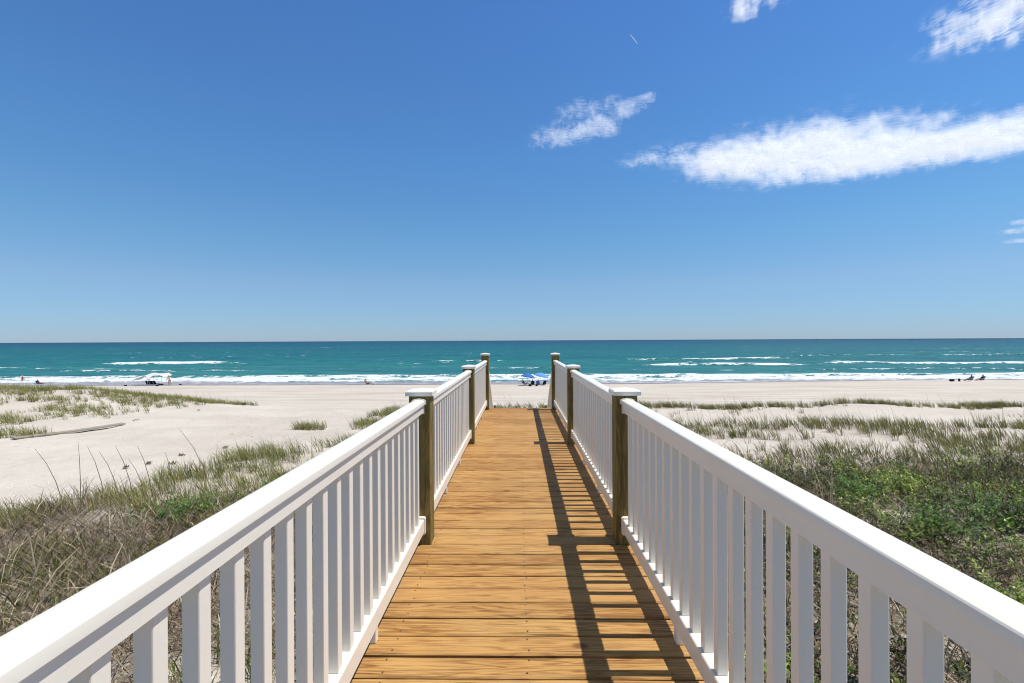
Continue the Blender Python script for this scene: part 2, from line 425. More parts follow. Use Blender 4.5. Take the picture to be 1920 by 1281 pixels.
# ------------------------------------------------------------------ ground
ys = [-6.0]
while ys[-1] < 190: ys.append(ys[-1] + max(.12, .0125 * ys[-1]))
ys = np.array(ys); u = np.linspace(-1, 1, 420)
Xg = u[None, :] * (16 + 1.32 * np.clip(ys, 0, None))[:, None]; Yg = np.repeat(ys[:, None], len(u), 1)
Zg = H(Xg, Yg)
ground = grid_mesh('sand', Xg, Yg, Zg, M_SAND, {'litter_shade': litter_shade_of(Xg, Yg).ravel(), 'wet': sstep(83.6, 85.4, Yg - shore(Xg) + 4 * (fbm(Xg * .05, Yg * .05, 3, 55) - .5)).ravel()})
tag(ground, 'pale sand of the dunes and the open beach', None, None, 'structure')

# ------------------------------------------------------------------ sea with its breakers
ys = [83.0]
while ys[-1] < 60000: ys.append(ys[-1] + (max(.34, .0044 * ys[-1]) if ys[-1] < 320 else .03 * ys[-1]))
ys = np.array(ys); u = np.linspace(-1, 1, 560)
Xs = u[None, :] * (14 + 1.25 * ys)[:, None]; Ys = np.repeat(ys[:, None], len(u), 1)
near = 1 - sstep(240, 420, Ys)
Zs = SEA_Z + near * (.55 * (fbm(Xs * .045, Ys * .13, 3, 201) - .5) + .18 * (fbm(Xs * .3, Ys * .5, 2, 211) - .5)) * sstep(88, 100, Ys)
foam = np.zeros_like(Xs)
def breaker(y0, x0, x1, h, wob, f=1.0, seed=0, tail=3.0):
    global Zs, foam
    yc = y0 + wob * (fbm(Xs * .028, Xs * 0 + seed, 3, 300 + seed) - .5) * 2
    ends = sstep(x0, x0 + 14, Xs + 8 * (fbm(Xs * .2, Ys * .5, 2, 5 + seed) - .5)) * (1 - sstep(x1 - 22, x1, Xs)) if x0 > -900 else np.ones_like(Xs)
    hv = ends * (.55 + .9 * fbm(Xs * .05, Xs * 0 + seed + 5, 3, 320 + seed))
    s = Ys - yc
    Zs = Zs + h * hv * np.where(s > 0, np.exp(-(s / 3.2) ** 2), np.exp(-(s / 1.5) ** 2)) * near
    foam = np.maximum(foam, f * ends * np.where(s > 0, np.exp(-(s / 1.0) ** 2), np.exp(-(s / tail) ** 2)) * (.25 + 1.25 * fbm(Xs * .09, Xs * 0 + seed, 4, 350 + seed)))
breaker(103.5, -999, 999, .42, 2.6, .80, 1, 4.0)
breaker(99.5, -999, 999, .30, 2.2, .85, 2, 4.0)
breaker(95.5, -999, 999, .15, 1.8, .80, 3, 2.6)
breaker(146, 30, 96, .75, 2.5, 1.0, 4, 2.4)
breaker(155, 92, 240, .65, 3.5, .92, 5, 2.2)
breaker(190, 34, 120, .65, 4.0, .72, 6, 2.2)
breaker(171, -154, -92, .75, 2.5, 1.05, 7, 2.4)
breaker(140, -170, -120, .4, 3, .45, 8, 2)
breaker(132, -20, 24, .45, 3.0, .45, 9, 2)
breaker(128, -130, -60, .45, 3.0, .45, 10, 2)
breaker(124, 60, 150, .5, 4.0, .5, 11, 2)
breaker(182, -40, 6, .5, 4.0, .45, 12, 2)
breaker(224, 120, 260, .6, 5.0, .45, 13, 2)
# churned water between the breakers and the swash lines on the sand
churn = np.exp(-((Ys - 98 - 4 * (fbm(Xs * .02, Xs * 0, 2, 400) - .5)) / 6.0) ** 2) * (.45 + .5 * fbm(Xs * .05, Ys * .1, 3, 410))
foam = np.maximum(foam, churn * (1 - sstep(102, 107, Ys)))
edge_y = 87.4 + shore(Xs) + 2.0 * (fbm(Xs * .022, Xs * 0 + 2, 3, 420) - .5) * 2
foam = np.maximum(foam, .8 * np.exp(-((Ys - edge_y - 1.2) / .5) ** 2) * sstep(.3, .6, fbm(Xs * .03, Xs * 0 + 9, 2, 430)))
foam = np.maximum(foam, .7 * np.exp(-((Ys - edge_y - 3.4) / .7) ** 2) * sstep(.35, .6, fbm(Xs * .04, Xs * 0 + 4, 2, 440)))
film = 1 - sstep(90.5, 95.5, Ys - shore(Xs) * .6 - 4.0 * sstep(-40, -75, Xs) + 3 * (fbm(Xs * .03, Ys * .1, 2, 450) - .5))
Zs = np.where(Ys < 96, np.maximum(Zs, H(Xs, Ys) + .012 * sstep(edge_y - .3, edge_y + .5, Ys) - .05 * sstep(edge_y + .3, edge_y - .3, Ys)), Zs)
sea = grid_mesh('sea', Xs, Ys, Zs, M_SEA, {'foam': foam.ravel(), 'film': film.ravel()})
tag(sea, 'teal sea with white breakers rolling onto the beach', None, None, 'structure')

# ------------------------------------------------------------------ boardwalk
XL, XR = -.656, .702            # centre lines of the two railings
P = .139                        # board pitch
PITCH = 22 * P                  # distance between posts
POSTS = [3.224 + (k - 1) * PITCH for k in range(4)]   # the first is level with the camera
HP = .07
walk = empty('boardwalk', (0, 0, 0), 0, 'golden new pine boardwalk running between the white railings towards the beach', 'boardwalk')
def deck_boards():
    vs, lp, st, gr, ti = [], [], [], [], []
    y = POSTS[1] - P / 2 - 27 * P
    k = 0
    while y < POSTS[3] + HP + .02:
        gap = rnd.choice((.011, .012, .014, .017))
        y0, y1 = y + gap / 2, y + P - gap / 2
        yc = (y0 + y1) / 2
        at_post = any(abs(yc - q) < .05 for q in POSTS)
        x0, x1 = (XL + HP + .003, XR - HP - .003) if at_post else (XL - .16 + rnd.uniform(-.006, .006), XR + .16 + rnd.uniform(-.006, .006))
        zt = rnd.uniform(-.0016, .0016); b = .006
        prof = [(y0, -.036), (y0, -b + zt), (y0 + b, zt), (y0 + .3 * (y1 - y0), zt + .0008), (y0 + .7 * (y1 - y0), zt + .0008), (y1 - b, zt), (y1, -b + zt), (y1, -.036)]
        nx = 15; base = len(vs)
        wob = rnd.uniform(-.002, .002)
        xs = np.linspace(x0, x1, nx)
        for i, x in enumerate(xs):
            for j, (yy, zz) in enumerate(prof):
                vs.append((x, yy + wob * math.sin(i / (nx - 1) * PI) + .0007 * math.sin(i * 1.7 + k), zz))
        m = len(prof)
        for i in range(nx - 1):
            for j in range(m):
                a = base + i * m + j; c = base + i * m + (j + 1) % m
                st.append(len(lp)); lp += [a, c, c + m, a + m]
        st.append(len(lp)); lp += [base + j for j in range(m)][::-1]
        st.append(len(lp)); lp += [base + (nx - 1) * m + j for j in range(m)]
        g, tt = rnd.uniform(0, 60), rnd.random() ** 1.5
        gr += [g] * (nx * m); ti += [tt] * (nx * m)
        y += P; k += 1
    o = np_mesh('deck', np.array(vs), np.array(lp), np.array(st), M_DECK, walk, {'grain': np.array(gr), 'tint': np.array(ti)})
    bm = bmesh.new(); bm.from_mesh(o.data); bmesh.ops.recalc_face_normals(bm, faces=bm.faces[:])
    nf = len(bm.faces); yy = POSTS[1] - P / 2 - 27 * P
    while yy < POSTS[3]:                     # screw heads sunk into each board over the joists
        for xx in (XL + .10, .03, XR - .10):
            for dy in (.03, .108):
                if yy > .2: bmesh.ops.create_circle(bm, cap_ends=True, segments=8, radius=.004, matrix=Matrix.Translation((xx + rnd.uniform(-.008, .008), yy + dy, .0032)))
        yy += P
    bm.faces.ensure_lookup_table()
    for f in bm.faces[nf:]: f.material_index = 1
    bm.to_mesh(o.data); bm.free()
    o.data.materials.append(simple('screw_steel', (.10, .085, .07), .5, .5))
deck_boards()
y_end = POSTS[3] + HP + .01
for x in (XL - .13, .03, XR + .13):
    box('joist', x - .019, x + .019, -.55, y_end - .01, -.275, -.037, M_PILE, walk)
box('rim_board', XL - .15, XR + .15, y_end - .008, y_end + .03, -.28, -.037, M_PILE, walk)
for q in POSTS:
    box('crossbeam', XL - .2, XR + .2, q + .072, q + .11, -.52, -.278, M_PILE, walk)
# ------------------------------------------------------------------ the two white railings
def loaf(s=1.0):
    pts = [(.0295, .868), (.0295, .921), (.0402, .921), (.0402, .9395), (.0396, .9430), (.0370, .9462), (.027, .9505), (0, .9545)]
    cz = .912
    full = pts + [(-x, z) for x, z in pts[-2::-1]]
    return [(x * s, cz + (z - cz) * s) for x, z in full]
def sq(hw, z0, z1, c=.004):
    return [(hw - c, z0), (hw, z0 + c), (hw, z1 - c), (hw - c, z1), (-hw + c, z1), (-hw, z1 - c), (-hw, z0 + c), (-hw + c, z0)]
def railing(X, label):
    root = empty('railing', (X, POSTS[0], 0), 0, label, 'railing')
    oy = POSTS[0]
    def prism(name, prof, y0, y1, parent, smooth=False):
        bm = bmesh.new(); add_extrude(bm, prof, y0 - oy, y1 - oy)
        o = from_bm(name, bm, M_WHITE, parent, True); o.data.set_sharp_from_angle(angle=rad(24))
        return o
    # a post, its cap
    for k, q in enumerate(POSTS):
        top = 1.055 if k == 3 else .98
        gz = float(H(np.array([X]), np.array([q]))[0]) - .4
        post = box('post', -HP, HP, q - HP - oy, q + HP - oy, gz, top, M_POST, root, .005)
        bm = bmesh.new(); h = .089
        yy = q - oy
        prof = [(h, top - .004), (h, top + .022), (h - .006, top + .029), (.0, top + .043)]
        rings = [[bm.verts.new((sx * a, yy + sy * a, z)) for sx, sy in ((-1, -1), (1, -1), (1, 1), (-1, 1))] for a, z in prof[:3]]
        apex = bm.verts.new((0, yy, prof[3][1]))
        bm.faces.new(rings[0][::-1])
        for a, b in zip(rings[:-1], rings[1:]):
            for i in range(4): bm.faces.new((a[i], a[(i + 1) % 4], b[(i + 1) % 4], b[i]))
        for i in range(4): bm.faces.new((rings[2][i], rings[2][(i + 1) % 4], apex))
        from_bm('post_cap', bm, M_WHITE, post)
    bal = None
    for a, b in zip(POSTS[:-1], POSTS[1:]):
        y0, y1 = a + HP + .001, b - HP - .001
        tr = prism('top_rail', loaf(), y0, y1, root)
        br = prism('bottom_rail', sq(.031, .085, .172), y0, y1, root)
        for e0, e1 in ((y0 + .0005, y0 + .028), (y1 - .028, y1 - .0005)):
            prism('bracket', loaf(1.15), e0, e1, tr)
            prism('bracket', sq(.040, .072, .186, .008), e0, e1, br)
        for f in (1 / 3, 2 / 3):
            yc = y0 + (y1 - y0) * f - .05
            box('support_block', -.019, .019, yc - .019 - oy, yc + .019 - oy, .003, .0845, M_WHITE, br, .003)
        n = 23; step = (y1 - y0) / (n + 1)
        for i in range(n):
            yc = y0 + step * (i + 1)
            if bal is None:
                bm = bmesh.new(); add_box(bm, -.0185, .0185, -.0185, .0185, .1725, .8675, .003)
                bal = from_bm('baluster', bm, M_WHITE, root); o = bal
            else:
                o = bal.copy(); link(o, root)
            o.location = (0, yc - oy, 0)
railing(XL, 'sunlit white railing with square balusters on the left of the walkway')
railing(XR, 'white railing whose ladder like shadow falls on the boards at its foot')

# ------------------------------------------------------------------ steps down to the beach and their rails
SL = .60
stairs = empty('stairs', (0, y_end + .03, 0), 0, 'wooden steps leading down from the far end of the boardwalk', 'stairs')
n_st = 9; rise = .18; run = rise / SL
for i in range(n_st):
    y0 = .005 + i * run; z = -rise * (i + 1)
    box('tread', XL + .09, XR - .09, y0, y0 + run - .012, z - .036, z, M_DECK, stairs, .004)
bm = bmesh.new()
for x in (XL + .03, XR - .07):
    a = [(x, 0, -.18), (x, n_st * run, -rise * n_st - .10), (x, n_st * run, -rise * n_st - .36), (x, 0, -.46)]
    b = [(x + .038, y, z) for _, y, z in a]
    va = [bm.verts.new(p) for p in a]; vb = [bm.verts.new(p) for p in b]
    for k in range(4): bm.faces.new((va[k], va[(k + 1) % 4], vb[(k + 1) % 4], vb[k]))
    bm.faces.new(va[::-1]); bm.faces.new(vb)
bmesh.ops.recalc_face_normals(bm, faces=bm.faces[:])
vsb = bm.verts[:]
from_bm('stringer', bm, M_PILE, stairs)
def stair_rail(X, label):
    root = empty('stair_railing', (X, y_end + .03, 0), 0, label, 'stair railing', 'rails down the steps')
    L = n_st * run - .1
    def slope(name, z0, z1, hw):
        bm = bmesh.new()
        pr = [(-hw, 0, z0), (hw, 0, z0), (hw, 0, z1), (-hw, 0, z1)]
        a = [bm.verts.new(p) for p in pr]; b = [bm.verts.new((x, L, z - SL * L)) for x, y, z in pr]
        for k in range(4): bm.faces.new((a[k], a[(k + 1) % 4], b[(k + 1) % 4], b[k]))
        bm.faces.new(a[::-1]); bm.faces.new(b); bmesh.ops.recalc_face_normals(bm, faces=bm.faces[:])
        return from_bm(name, bm, M_WHITE, root)
    slope('top_rail', .85, .95, .044); slope('bottom_rail', .08, .16, .03)
    gz = float(H(np.array([X]), np.array([y_end + L]))[0])
    ne = box('newel_post', -.06, .06, L + .001, L + .121, gz - .3, 1.265 - SL * L, M_POST, root, .005)
    box('post_cap', -.08, .08, L - .02, L + .141, 1.265 - SL * L, 1.30 - SL * L, M_WHITE, ne, .008)
    for i in range(18):
        yc = L * (i + .8) / 18.6
        box('baluster', -.017, .017, yc - .017, yc + .017, .15 - SL * yc, .86 - SL * yc, M_WHITE, root)
stair_rail(XL, 'sloping white rail of the steps just beyond the left end post')
stair_rail(XR, 'sloping white rail of the steps just beyond the right end post')

# ------------------------------------------------------------------ plants: blades and leaves as real faces
def blade_arrays(px, py, pz, h, wd, lean_x, lean_y, bend, cols, tipcols):
    n = len(px)
    ang = R.uniform(0, 2 * PI, n); sx, sy = np.cos(ang), np.sin(ang)
    V = np.zeros((n, 7, 3)); C = np.zeros((n, 7, 3))
    for k, (t, wf) in enumerate(((0, .8), (.4, 1.0), (.75, .65))):
        cx = px + lean_x * h * (t * (1 - bend) + bend * t * t); cy = py + lean_y * h * (t * (1 - bend) + bend * t * t)
        drop = np.sqrt(np.clip(1 - (lean_x ** 2 + lean_y ** 2) * (t * .9) ** 2, .08, 1))
        cz = pz + h * t * drop
        for s, j in ((-1, 0), (1, 1)):
            V[:, 2 * k + j, 0] = cx + s * sx * wd * wf * .5; V[:, 2 * k + j, 1] = cy + s * sy * wd * wf * .5; V[:, 2 * k + j, 2] = cz
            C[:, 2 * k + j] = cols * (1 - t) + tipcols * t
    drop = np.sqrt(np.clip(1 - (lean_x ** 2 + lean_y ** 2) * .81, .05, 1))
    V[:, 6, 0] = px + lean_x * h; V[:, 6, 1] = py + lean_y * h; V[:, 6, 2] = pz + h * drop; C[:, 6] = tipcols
    return V, C
def emit_blades(name, parts, material, parent=None):
    V = np.concatenate([p[0] for p in parts]); C = np.concatenate([p[1] for p in parts]); n = len(V)
    b = (np.arange(n) * 7)[:, None]
    f = np.concatenate([b + np.array([[0, 1, 3, 2]]), b + np.array([[2, 3, 5, 4]]), b + np.array([[4, 5, 6]])], 1)
    st = (np.arange(n) * 11)[:, None] + np.array([[0, 4, 8]])
    return np_mesh(name, V.reshape(-1, 3), f.ravel(), st.ravel(), material, parent, {'col': C.reshape(-1, 3)})
def pick(pal, n):
    pal = np.array(pal); return pal[R.integers(0, len(pal), n)] * R.uniform(.75, 1.25, (n, 1))
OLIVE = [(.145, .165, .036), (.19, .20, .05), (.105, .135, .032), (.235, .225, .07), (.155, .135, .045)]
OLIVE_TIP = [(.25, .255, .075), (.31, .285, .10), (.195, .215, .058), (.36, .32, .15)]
STRAW = [(.46, .38, .25), (.54, .46, .34), (.30, .225, .14), (.19, .135, .08), (.34, .29, .21)]
STRAW_D = [(.17, .125, .08), (.22, .17, .11), (.09, .065, .04), (.27, .215, .15)]
GREEN = [(.135, .185, .03), (.20, .255, .045), (.065, .09, .02), (.29, .34, .08), (.10, .115, .03)]
def sample(fn, x0, x1, y0, y1, per_m2, view=True):
    n = int((x1 - x0) * (y1 - y0) * per_m2)
    x = R.uniform(x0, x1, n); y = R.uniform(y0, y1, n)
    k = R.random(n) < fn(x, y)
    if view: k &= (np.abs(x + .01 * y) < 1.2 * y + 3.0)
    return x[k], y[k]
def tufts(x, y, nb, hr, wd, spread, wind=-.48, pal=OLIVE, tip=OLIVE_TIP, fan=.45, bend=.6):
    """nb blades around each tuft centre"""
    n = len(x); hs = R.uniform(.7, 1.25, n)
    X = np.repeat(x, nb); Y = np.repeat(y, nb); hh = np.repeat(hs, nb) * R.uniform(hr[0], hr[1], n * nb)
    a = R.uniform(0, 2 * PI, n * nb); r = np.sqrt(R.random(n * nb)) * spread
    X = X + r * np.cos(a); Y = Y + r * np.sin(a)
    f = R.uniform(.1, 1, n * nb) * fan
    lx = np.cos(a) * f + wind + R.normal(0, .10, n * nb); ly = np.sin(a) * f + R.normal(0, .10, n * nb)
    ci = R.integers(0, len(pal), n); base = np.array(pal)[ci]; cj = R.integers(0, len(tip), n); tp = np.array(tip)[cj]
    C = np.repeat(base, nb, 0) * R.uniform(.7, 1.3, (n * nb, 1)); T = np.repeat(tp, nb, 0) * R.uniform(.7, 1.3, (n * nb, 1))
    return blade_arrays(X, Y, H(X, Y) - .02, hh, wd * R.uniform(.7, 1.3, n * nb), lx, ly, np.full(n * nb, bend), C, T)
def stalks(x, y, hr, wd, wind=-.25):
    n = len(x); h = R.uniform(hr[0], hr[1], n)
    c = pick(STRAW, n)
    return blade_arrays(x, y, H(x, y), h, np.full(n, wd), wind + R.normal(0, .1, n), R.normal(0, .1, n), np.full(n, .7), c, c * 1.1)
inL = lambda f: (lambda x, y: f(x, y) * (x < -.95))
inR = lambda f: (lambda x, y: f(x, y) * (x > -.95))

# grass of the far dune on the left
x, y = sample(grass_mask, -60, -17, 20, 43, 9)
p1 = tufts(x, y, 14, (.24, .52), .016, .17)
xs_, ys_ = sample(lambda a, b: grass_mask(a, b) * .6, -60, -17, 30, 41, 1.5)
o = emit_blades('dune_grass', [p1, stalks(xs_, ys_, (.7, 1.1), .010)], M_GRASS)
tag(o, 'olive tufted grass over the far left dune', 'grass', None, 'stuff')
# grass beside the boardwalk on the left, and along the ridge
x, y = sample(inL(grass_mask), -13, -.9, 8, 34, 15)
p1 = tufts(x, y, 16, (.20, .46), .0115, .11, pal=OLIVE + FRESH[:2] if 'FRESH' in globals() else OLIVE)
xs_, ys_ = sample(inL(lambda a, b: grass_mask(a, b) * .5), -13, -.9, 11, 33, 2.2)
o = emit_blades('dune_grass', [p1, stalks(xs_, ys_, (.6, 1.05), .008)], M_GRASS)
tag(o, 'olive and straw coloured grass on the bank left of the boardwalk', 'grass', None, 'stuff')
# right side, ridge, band and patches
x, y = sample(inR(grass_mask), -.9, 48, 8, 33, 8.5)
x2_, y2_ = sample(lambda a, b: np.exp(-((b - 30.8) / .7) ** 2) * (.35 + 1.1 * sstep(.38, .62, fbm(a * .35, b * .35, 3, 99))), -7, 48, 29, 33, 11)
x = np.concatenate([x, x2_]); y = np.concatenate([y, y2_])
p1 = tufts(x, y, 15, (.26, .52), .013, .13, pal=[(.11, .12, .03), (.15, .15, .042), (.085, .10, .028), (.16, .125, .05), (.11, .09, .04)], tip=OLIVE_TIP[:3])
xs_, ys_ = sample(inR(lambda a, b: grass_mask(a, b) * .6), -.9, 48, 18, 33, 2.2)
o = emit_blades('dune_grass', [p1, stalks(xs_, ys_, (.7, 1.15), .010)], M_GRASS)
tag(o, 'bands of olive grass on the sandy ridges right of the boardwalk', 'grass', None, 'stuff')

# tangled dry grass
def thatch(f, x0, x1, y0, y1, per, hr, wd, flat=1.0):
    x, y = sample(f, x0, x1, y0, y1, per)
    n = len(x); a = R.uniform(0, 2 * PI, n); l = np.clip(R.normal(.98, .14, n), .35, 1.07)
    up = .16 * R.random(n) ** 2 * flat
    h = R.uniform(hr[0], hr[1], n)
    pn = fbm(x * 1.1, y * 1.1, 3, 733)
    c = np.where((R.random(n) < sstep(.38, .62, pn) * .52 + .14)[:, None], pick(STRAW, n), pick(STRAW_D, n))
    return blade_arrays(x, y, H(x, y) + up, h, wd * R.uniform(.5, 1.5, n), np.cos(a) * l, np.sin(a) * l, R.uniform(0, .35, n), c, c * R.uniform(.8, 1.2, (n, 1)))
FRESH = [(.11, .165, .03), (.15, .20, .04), (.085, .125, .025), (.19, .22, .06), (.17, .165, .05)]
FRESH_TIP = [(.17, .23, .05), (.25, .27, .09), (.20, .23, .06)]
pL = thatch(inL(dry_mask), -12.5, -.9, .6, 12, 330, (.10, .42), .0105)
pL2 = thatch(inL(dry_mask), -12.5, -.9, .6, 12, 22, (.45, .9), .010)
fresh_m = lambda a, b: sstep(.50, .60, fbm(a * .75, b * .75, 3, 771)) * (b < 11.5)
xg, yg = sample(lambda a, b: fresh_m(a, b) * (a > veg_left_edge(b) + .2), -12.5, -.95, .6, 12, 26)
pG = tufts(xg, yg, 12, (.14, .34), .010, .08, wind=-.10, pal=FRESH, tip=FRESH_TIP, fan=.55)
xo, yo = sample(lambda a, b: (a > veg_left_edge(b)) * (.15 + .5 * sstep(.45, .6, fbm(a * .5, b * .5, 3, 783))), -12.5, -.95, .6, 12, 5)
pO = tufts(xo, yo, 9, (.2, .48), .008, .10, wind=-.14, pal=OLIVE + STRAW, tip=OLIVE_TIP + STRAW, fan=.6)
xe, ye = sample(lambda a, b: np.exp(-((a - veg_left_edge(b) - .75) / .6) ** 2) * (.25 + .8 * sstep(.4, .6, fbm(a * .8, b * .8, 3, 791))), -13, -5, 6.0, 13.5, 24)
pE = tufts(xe, ye, 11, (.22, .52), .009, .11, wind=-.16, pal=FRESH + OLIVE, tip=OLIVE_TIP + FRESH_TIP)
o = emit_blades('dry_grass', [pL, pL2, pG, pE, pO], M_DRY)
tag(o, 'tangled brown dead grass left of the boardwalk near the viewer', 'dry grass', None, 'stuff')
pR = thatch(inR(dry_mask), .9, 19, .6, 14, 360, (.10, .42), .0105)
pR2 = thatch(inR(dry_mask), .9, 19, .6, 14, 26, (.45, .9), .010, 2.4)
xo, yo = sample(lambda a, b: (a > .95) * (b < 16) * (.12 + .6 * sstep(.46, .6, fbm(a * .5, b * .5, 3, 787))), .95, 20, .6, 16, 6)
pO = tufts(xo, yo, 10, (.2, .48), .010, .11, wind=-.16, pal=OLIVE + FRESH + STRAW, tip=OLIVE_TIP + STRAW, fan=.6)
o = emit_blades('dry_grass', [pR, pR2, pO], M_DRY)
tag(o, 'tangled brown dead grass among the shrubs right of the boardwalk', 'dry grass', None, 'stuff')

# leafy low shrubs: many small leaves on short upright shoots
def leaf_cloud(cx, cy, base_z, nshoot, rad_xy, hgt, leaf, pal, per=13):
    """leaves of shoots standing around each centre"""
    n = len(cx)
    a = R.uniform(0, 2 * PI, (n, nshoot)); r = np.sqrt(R.random((n, nshoot))) * rad_xy
    bx = cx[:, None] + r * np.cos(a); by = cy[:, None] + r * np.sin(a)
    top = hgt * (1 - .55 * (r / rad_xy) ** 2) * R.uniform(.65, 1.2, (n, nshoot))
    if base_z is None: gz = H(bx.ravel(), by.ravel()).reshape(bx.shape)
    else: gz = np.zeros_like(bx) + base_z
    N = n * nshoot
    bx, by, gz, top = bx.ravel(), by.ravel(), gz.ravel(), top.ravel()
    dx, dy = R.normal(-.06, .14, N), R.normal(0, .14, N)
    t = 1 - R.random((N, per)) ** 1.8 * .6
    X = bx[:, None] + dx[:, None] * t * top[:, None] * 2 + R.normal(0, .012, (N, per))
    Y = by[:, None] + dy[:, None] * t * top[:, None] * 2 + R.normal(0, .012, (N, per))
    Z = gz[:, None] + t * top[:, None]
    L = leaf * R.uniform(.65, 1.35, (N, per))
    az = R.uniform(0, 2 * PI, (N, per)); el = R.uniform(-.1, .95, (N, per))
    D = np.stack([np.cos(az) * np.cos(el), np.sin(az) * np.cos(el), np.sin(el)], -1)
    S = np.stack([-np.sin(az), np.cos(az), R.uniform(-.3, .3, (N, per))], -1)
    P0 = np.stack([X, Y, Z], -1)
    Wd = (L * .20)[..., None]; Ln = L[..., None]
    V = np.stack([P0, P0 + D * Ln * .5 + S * Wd, P0 + D * Ln, P0 + D * Ln * .5 - S * Wd], 2).reshape(-1, 4, 3)
    ci = np.array(pal)[R.integers(0, len(pal), N)]
    if base_z is None: ci = ci * (.45 + 1.15 * sstep(.3, .7, fbm(bx * .9, by * .9, 3, 811)))[:, None]
    C = (ci[:, None, :] * R.uniform(.65, 1.35, (N, per, 1))).reshape(-1, 1, 3).repeat(4, 1)
    return V, C
def emit_leaves(name, parts, material, parent=None):
    V = np.concatenate([p[0] for p in parts]); C = np.concatenate([p[1] for p in parts]); n = len(V)
    return np_mesh(name, V.reshape(-1, 3), np.arange(n * 4), np.arange(n) * 4, material, parent, {'col': C.reshape(-1, 3)})
def twig_blades(x, y, hr):
    n = len(x); c = pick([(.10, .075, .05), (.16, .12, .085), (.07, .05, .035)], n)
    return blade_arrays(x, y, H(x, y), R.uniform(hr[0], hr[1], n), np.full(n, .008), R.normal(-.1, .25, n), R.normal(0, .25, n), np.full(n, .3), c, c)
x, y = sample(inR(shrub_mask), .95, 19, .8, 15.5, 9.0)
o = emit_leaves('shrubs', [leaf_cloud(x, y, None, 8, .17, .48, .060, GREEN, 15)], M_LEAF)
tag(o, 'low leafy green shrubs spreading right of the boardwalk', 'shrubs', None, 'stuff')
xt, yt = sample(inR(shrub_mask), .95, 19, .8, 15.5, 40)
o = emit_blades('dead_twigs', [twig_blades(xt, yt, (.2, .55))], M_DRY)
tag(o, 'dark bare twigs between the green shrubs right of the boardwalk', 'twigs', None, 'stuff')
x, y = sample(inL(shrub_mask), -11, -.95, .8, 12.5, 5.0)
o = emit_leaves('shrubs', [leaf_cloud(x, y, None, 7, .15, .40, .048, GREEN, 12)], M_LEAF)
tag(o, 'patches of green shoots in the dry grass left of the boardwalk', 'shrubs', None, 'stuff')

# plants that stand alone
def tuft_thing(px, py, label, r, nb, hr, wd=.011):
    gx, gy, gz = at_ground(px, py)
    o = emit_blades('grass_tuft', [tufts(gx + r * np.clip(R.normal(0, 1, nb), -1.6, 1.6), gy + r * .6 * np.clip(R.normal(0, 1, nb), -1.6, 1.6), 8, hr, wd, .10, fan=.6)], M_GRASS)
    o.data.transform(Matrix.Translation((-gx, -gy, -gz))); o.location = (gx, gy, gz)
    tag(o, label, 'grass tuft')
tuft_thing(578, 806, 'round olive grass tuft alone on the bare sand path', .42, 62, (.3, .55), .014)
tuft_thing(490, 860, 'bushy olive grass clump at the edge of the sand path below the lone tuft', .70, 110, (.28, .55), .011)
tuft_thing(20, 822, 'wide grass clump at the foot of the left dune by the plank end', .7, 60, (.35, .6), .015)
def shrub_thing(px, py, label, r, n, h):
    gx, gy, gz = at_ground(px, py)
    o = empty('shrub', (gx, gy, gz), 0, label, 'shrub')
    cx = R.normal(0, r, n); cy = R.normal(0, r * .8, n)
    emit_leaves('foliage', [leaf_cloud(cx, cy, 0.0, 9, .16, h, .05, [(.10, .20, .025), (.13, .25, .035), (.075, .16, .022), (.16, .27, .05)], 16)], M_LEAF, o)
    bm = bmesh.new()
    for a, b in zip(cx, cy):
        add_tube(bm, [(a * .3, b * .3, -.05), (a * .8, b * .8, h * .35), (a, b, h * .75)], [.009, .006, .003], 5)
    from_bm('stem', bm, M_PILE, o, True)
shrub_thing(345, 985, 'bright green shrub against the outside of the left railing', .34, 20, .42)
shrub_thing(545, 925, 'small green shrub half hidden by the top of the left railing', .26, 12, .36)
shrub_thing(1605, 950, 'bright green shrub rising above its neighbours beyond the right railing', .34, 20, .55)
shrub_thing(1880, 985, 'dense green shrub at the far right edge of the shrub patch', .45, 24, .5)
shrub_thing(1740, 1010, 'light green shrub close above the right handrail', .3, 16, .5)

# tall bare seed stalks standing up over the sand on the left
stalk_px = [(105, 935, 57, 843), (139, 935, 131, 833), (187, 935, 154, 840), (215, 930, 178, 848), (243, 935, 209, 838), (262, 925, 224, 866), (278, 925, 251, 838), (314, 900, 300, 850), (391, 915, 331, 806)]
where = ['leftmost tall seed stalk leaning over the bare sand', 'short straight seed stalk standing upright over the bare sand', 'seed stalk leaning left beside the upright stalk', 'curved seed stalk leaning left in the middle of the row', 'long seed stalk whose tip crosses the dark sprig on the sand', 'low seed stalk leaning left behind the crossing stalks', 'tall thin seed stalk passing the pair of dark sprigs', 'faint short seed stalk before the tallest stalk', 'tallest seed stalk, arched over the sand path']
for (bx, by, tx, ty), lab in zip(stalk_px, where):
    gx, gy, gz = at_ground(bx, by + 12)
    s = gy / FPX
    top = Vector(((tx - bx) * s, rnd.uniform(-.1, .1), (by + 12 - ty) * s))
    pts = [Vector((0, 0, -.03)), top * .35 + Vector((abs(top.x) * .10, 0, .04)), top * .7 + Vector((abs(top.x) * .12, 0, .03)), top]
    bm = bmesh.new(); add_tube(bm, pts, [.0075, .0065, .005, .003], 6)
    o = from_bm('seed_stalk', bm, simple('stalk', (.20, .155, .09), .8, .2), None, True)
    o.location = (gx, gy, gz); tag(o, lab, 'seed stalk', 'tall seed stalks by the sand path')
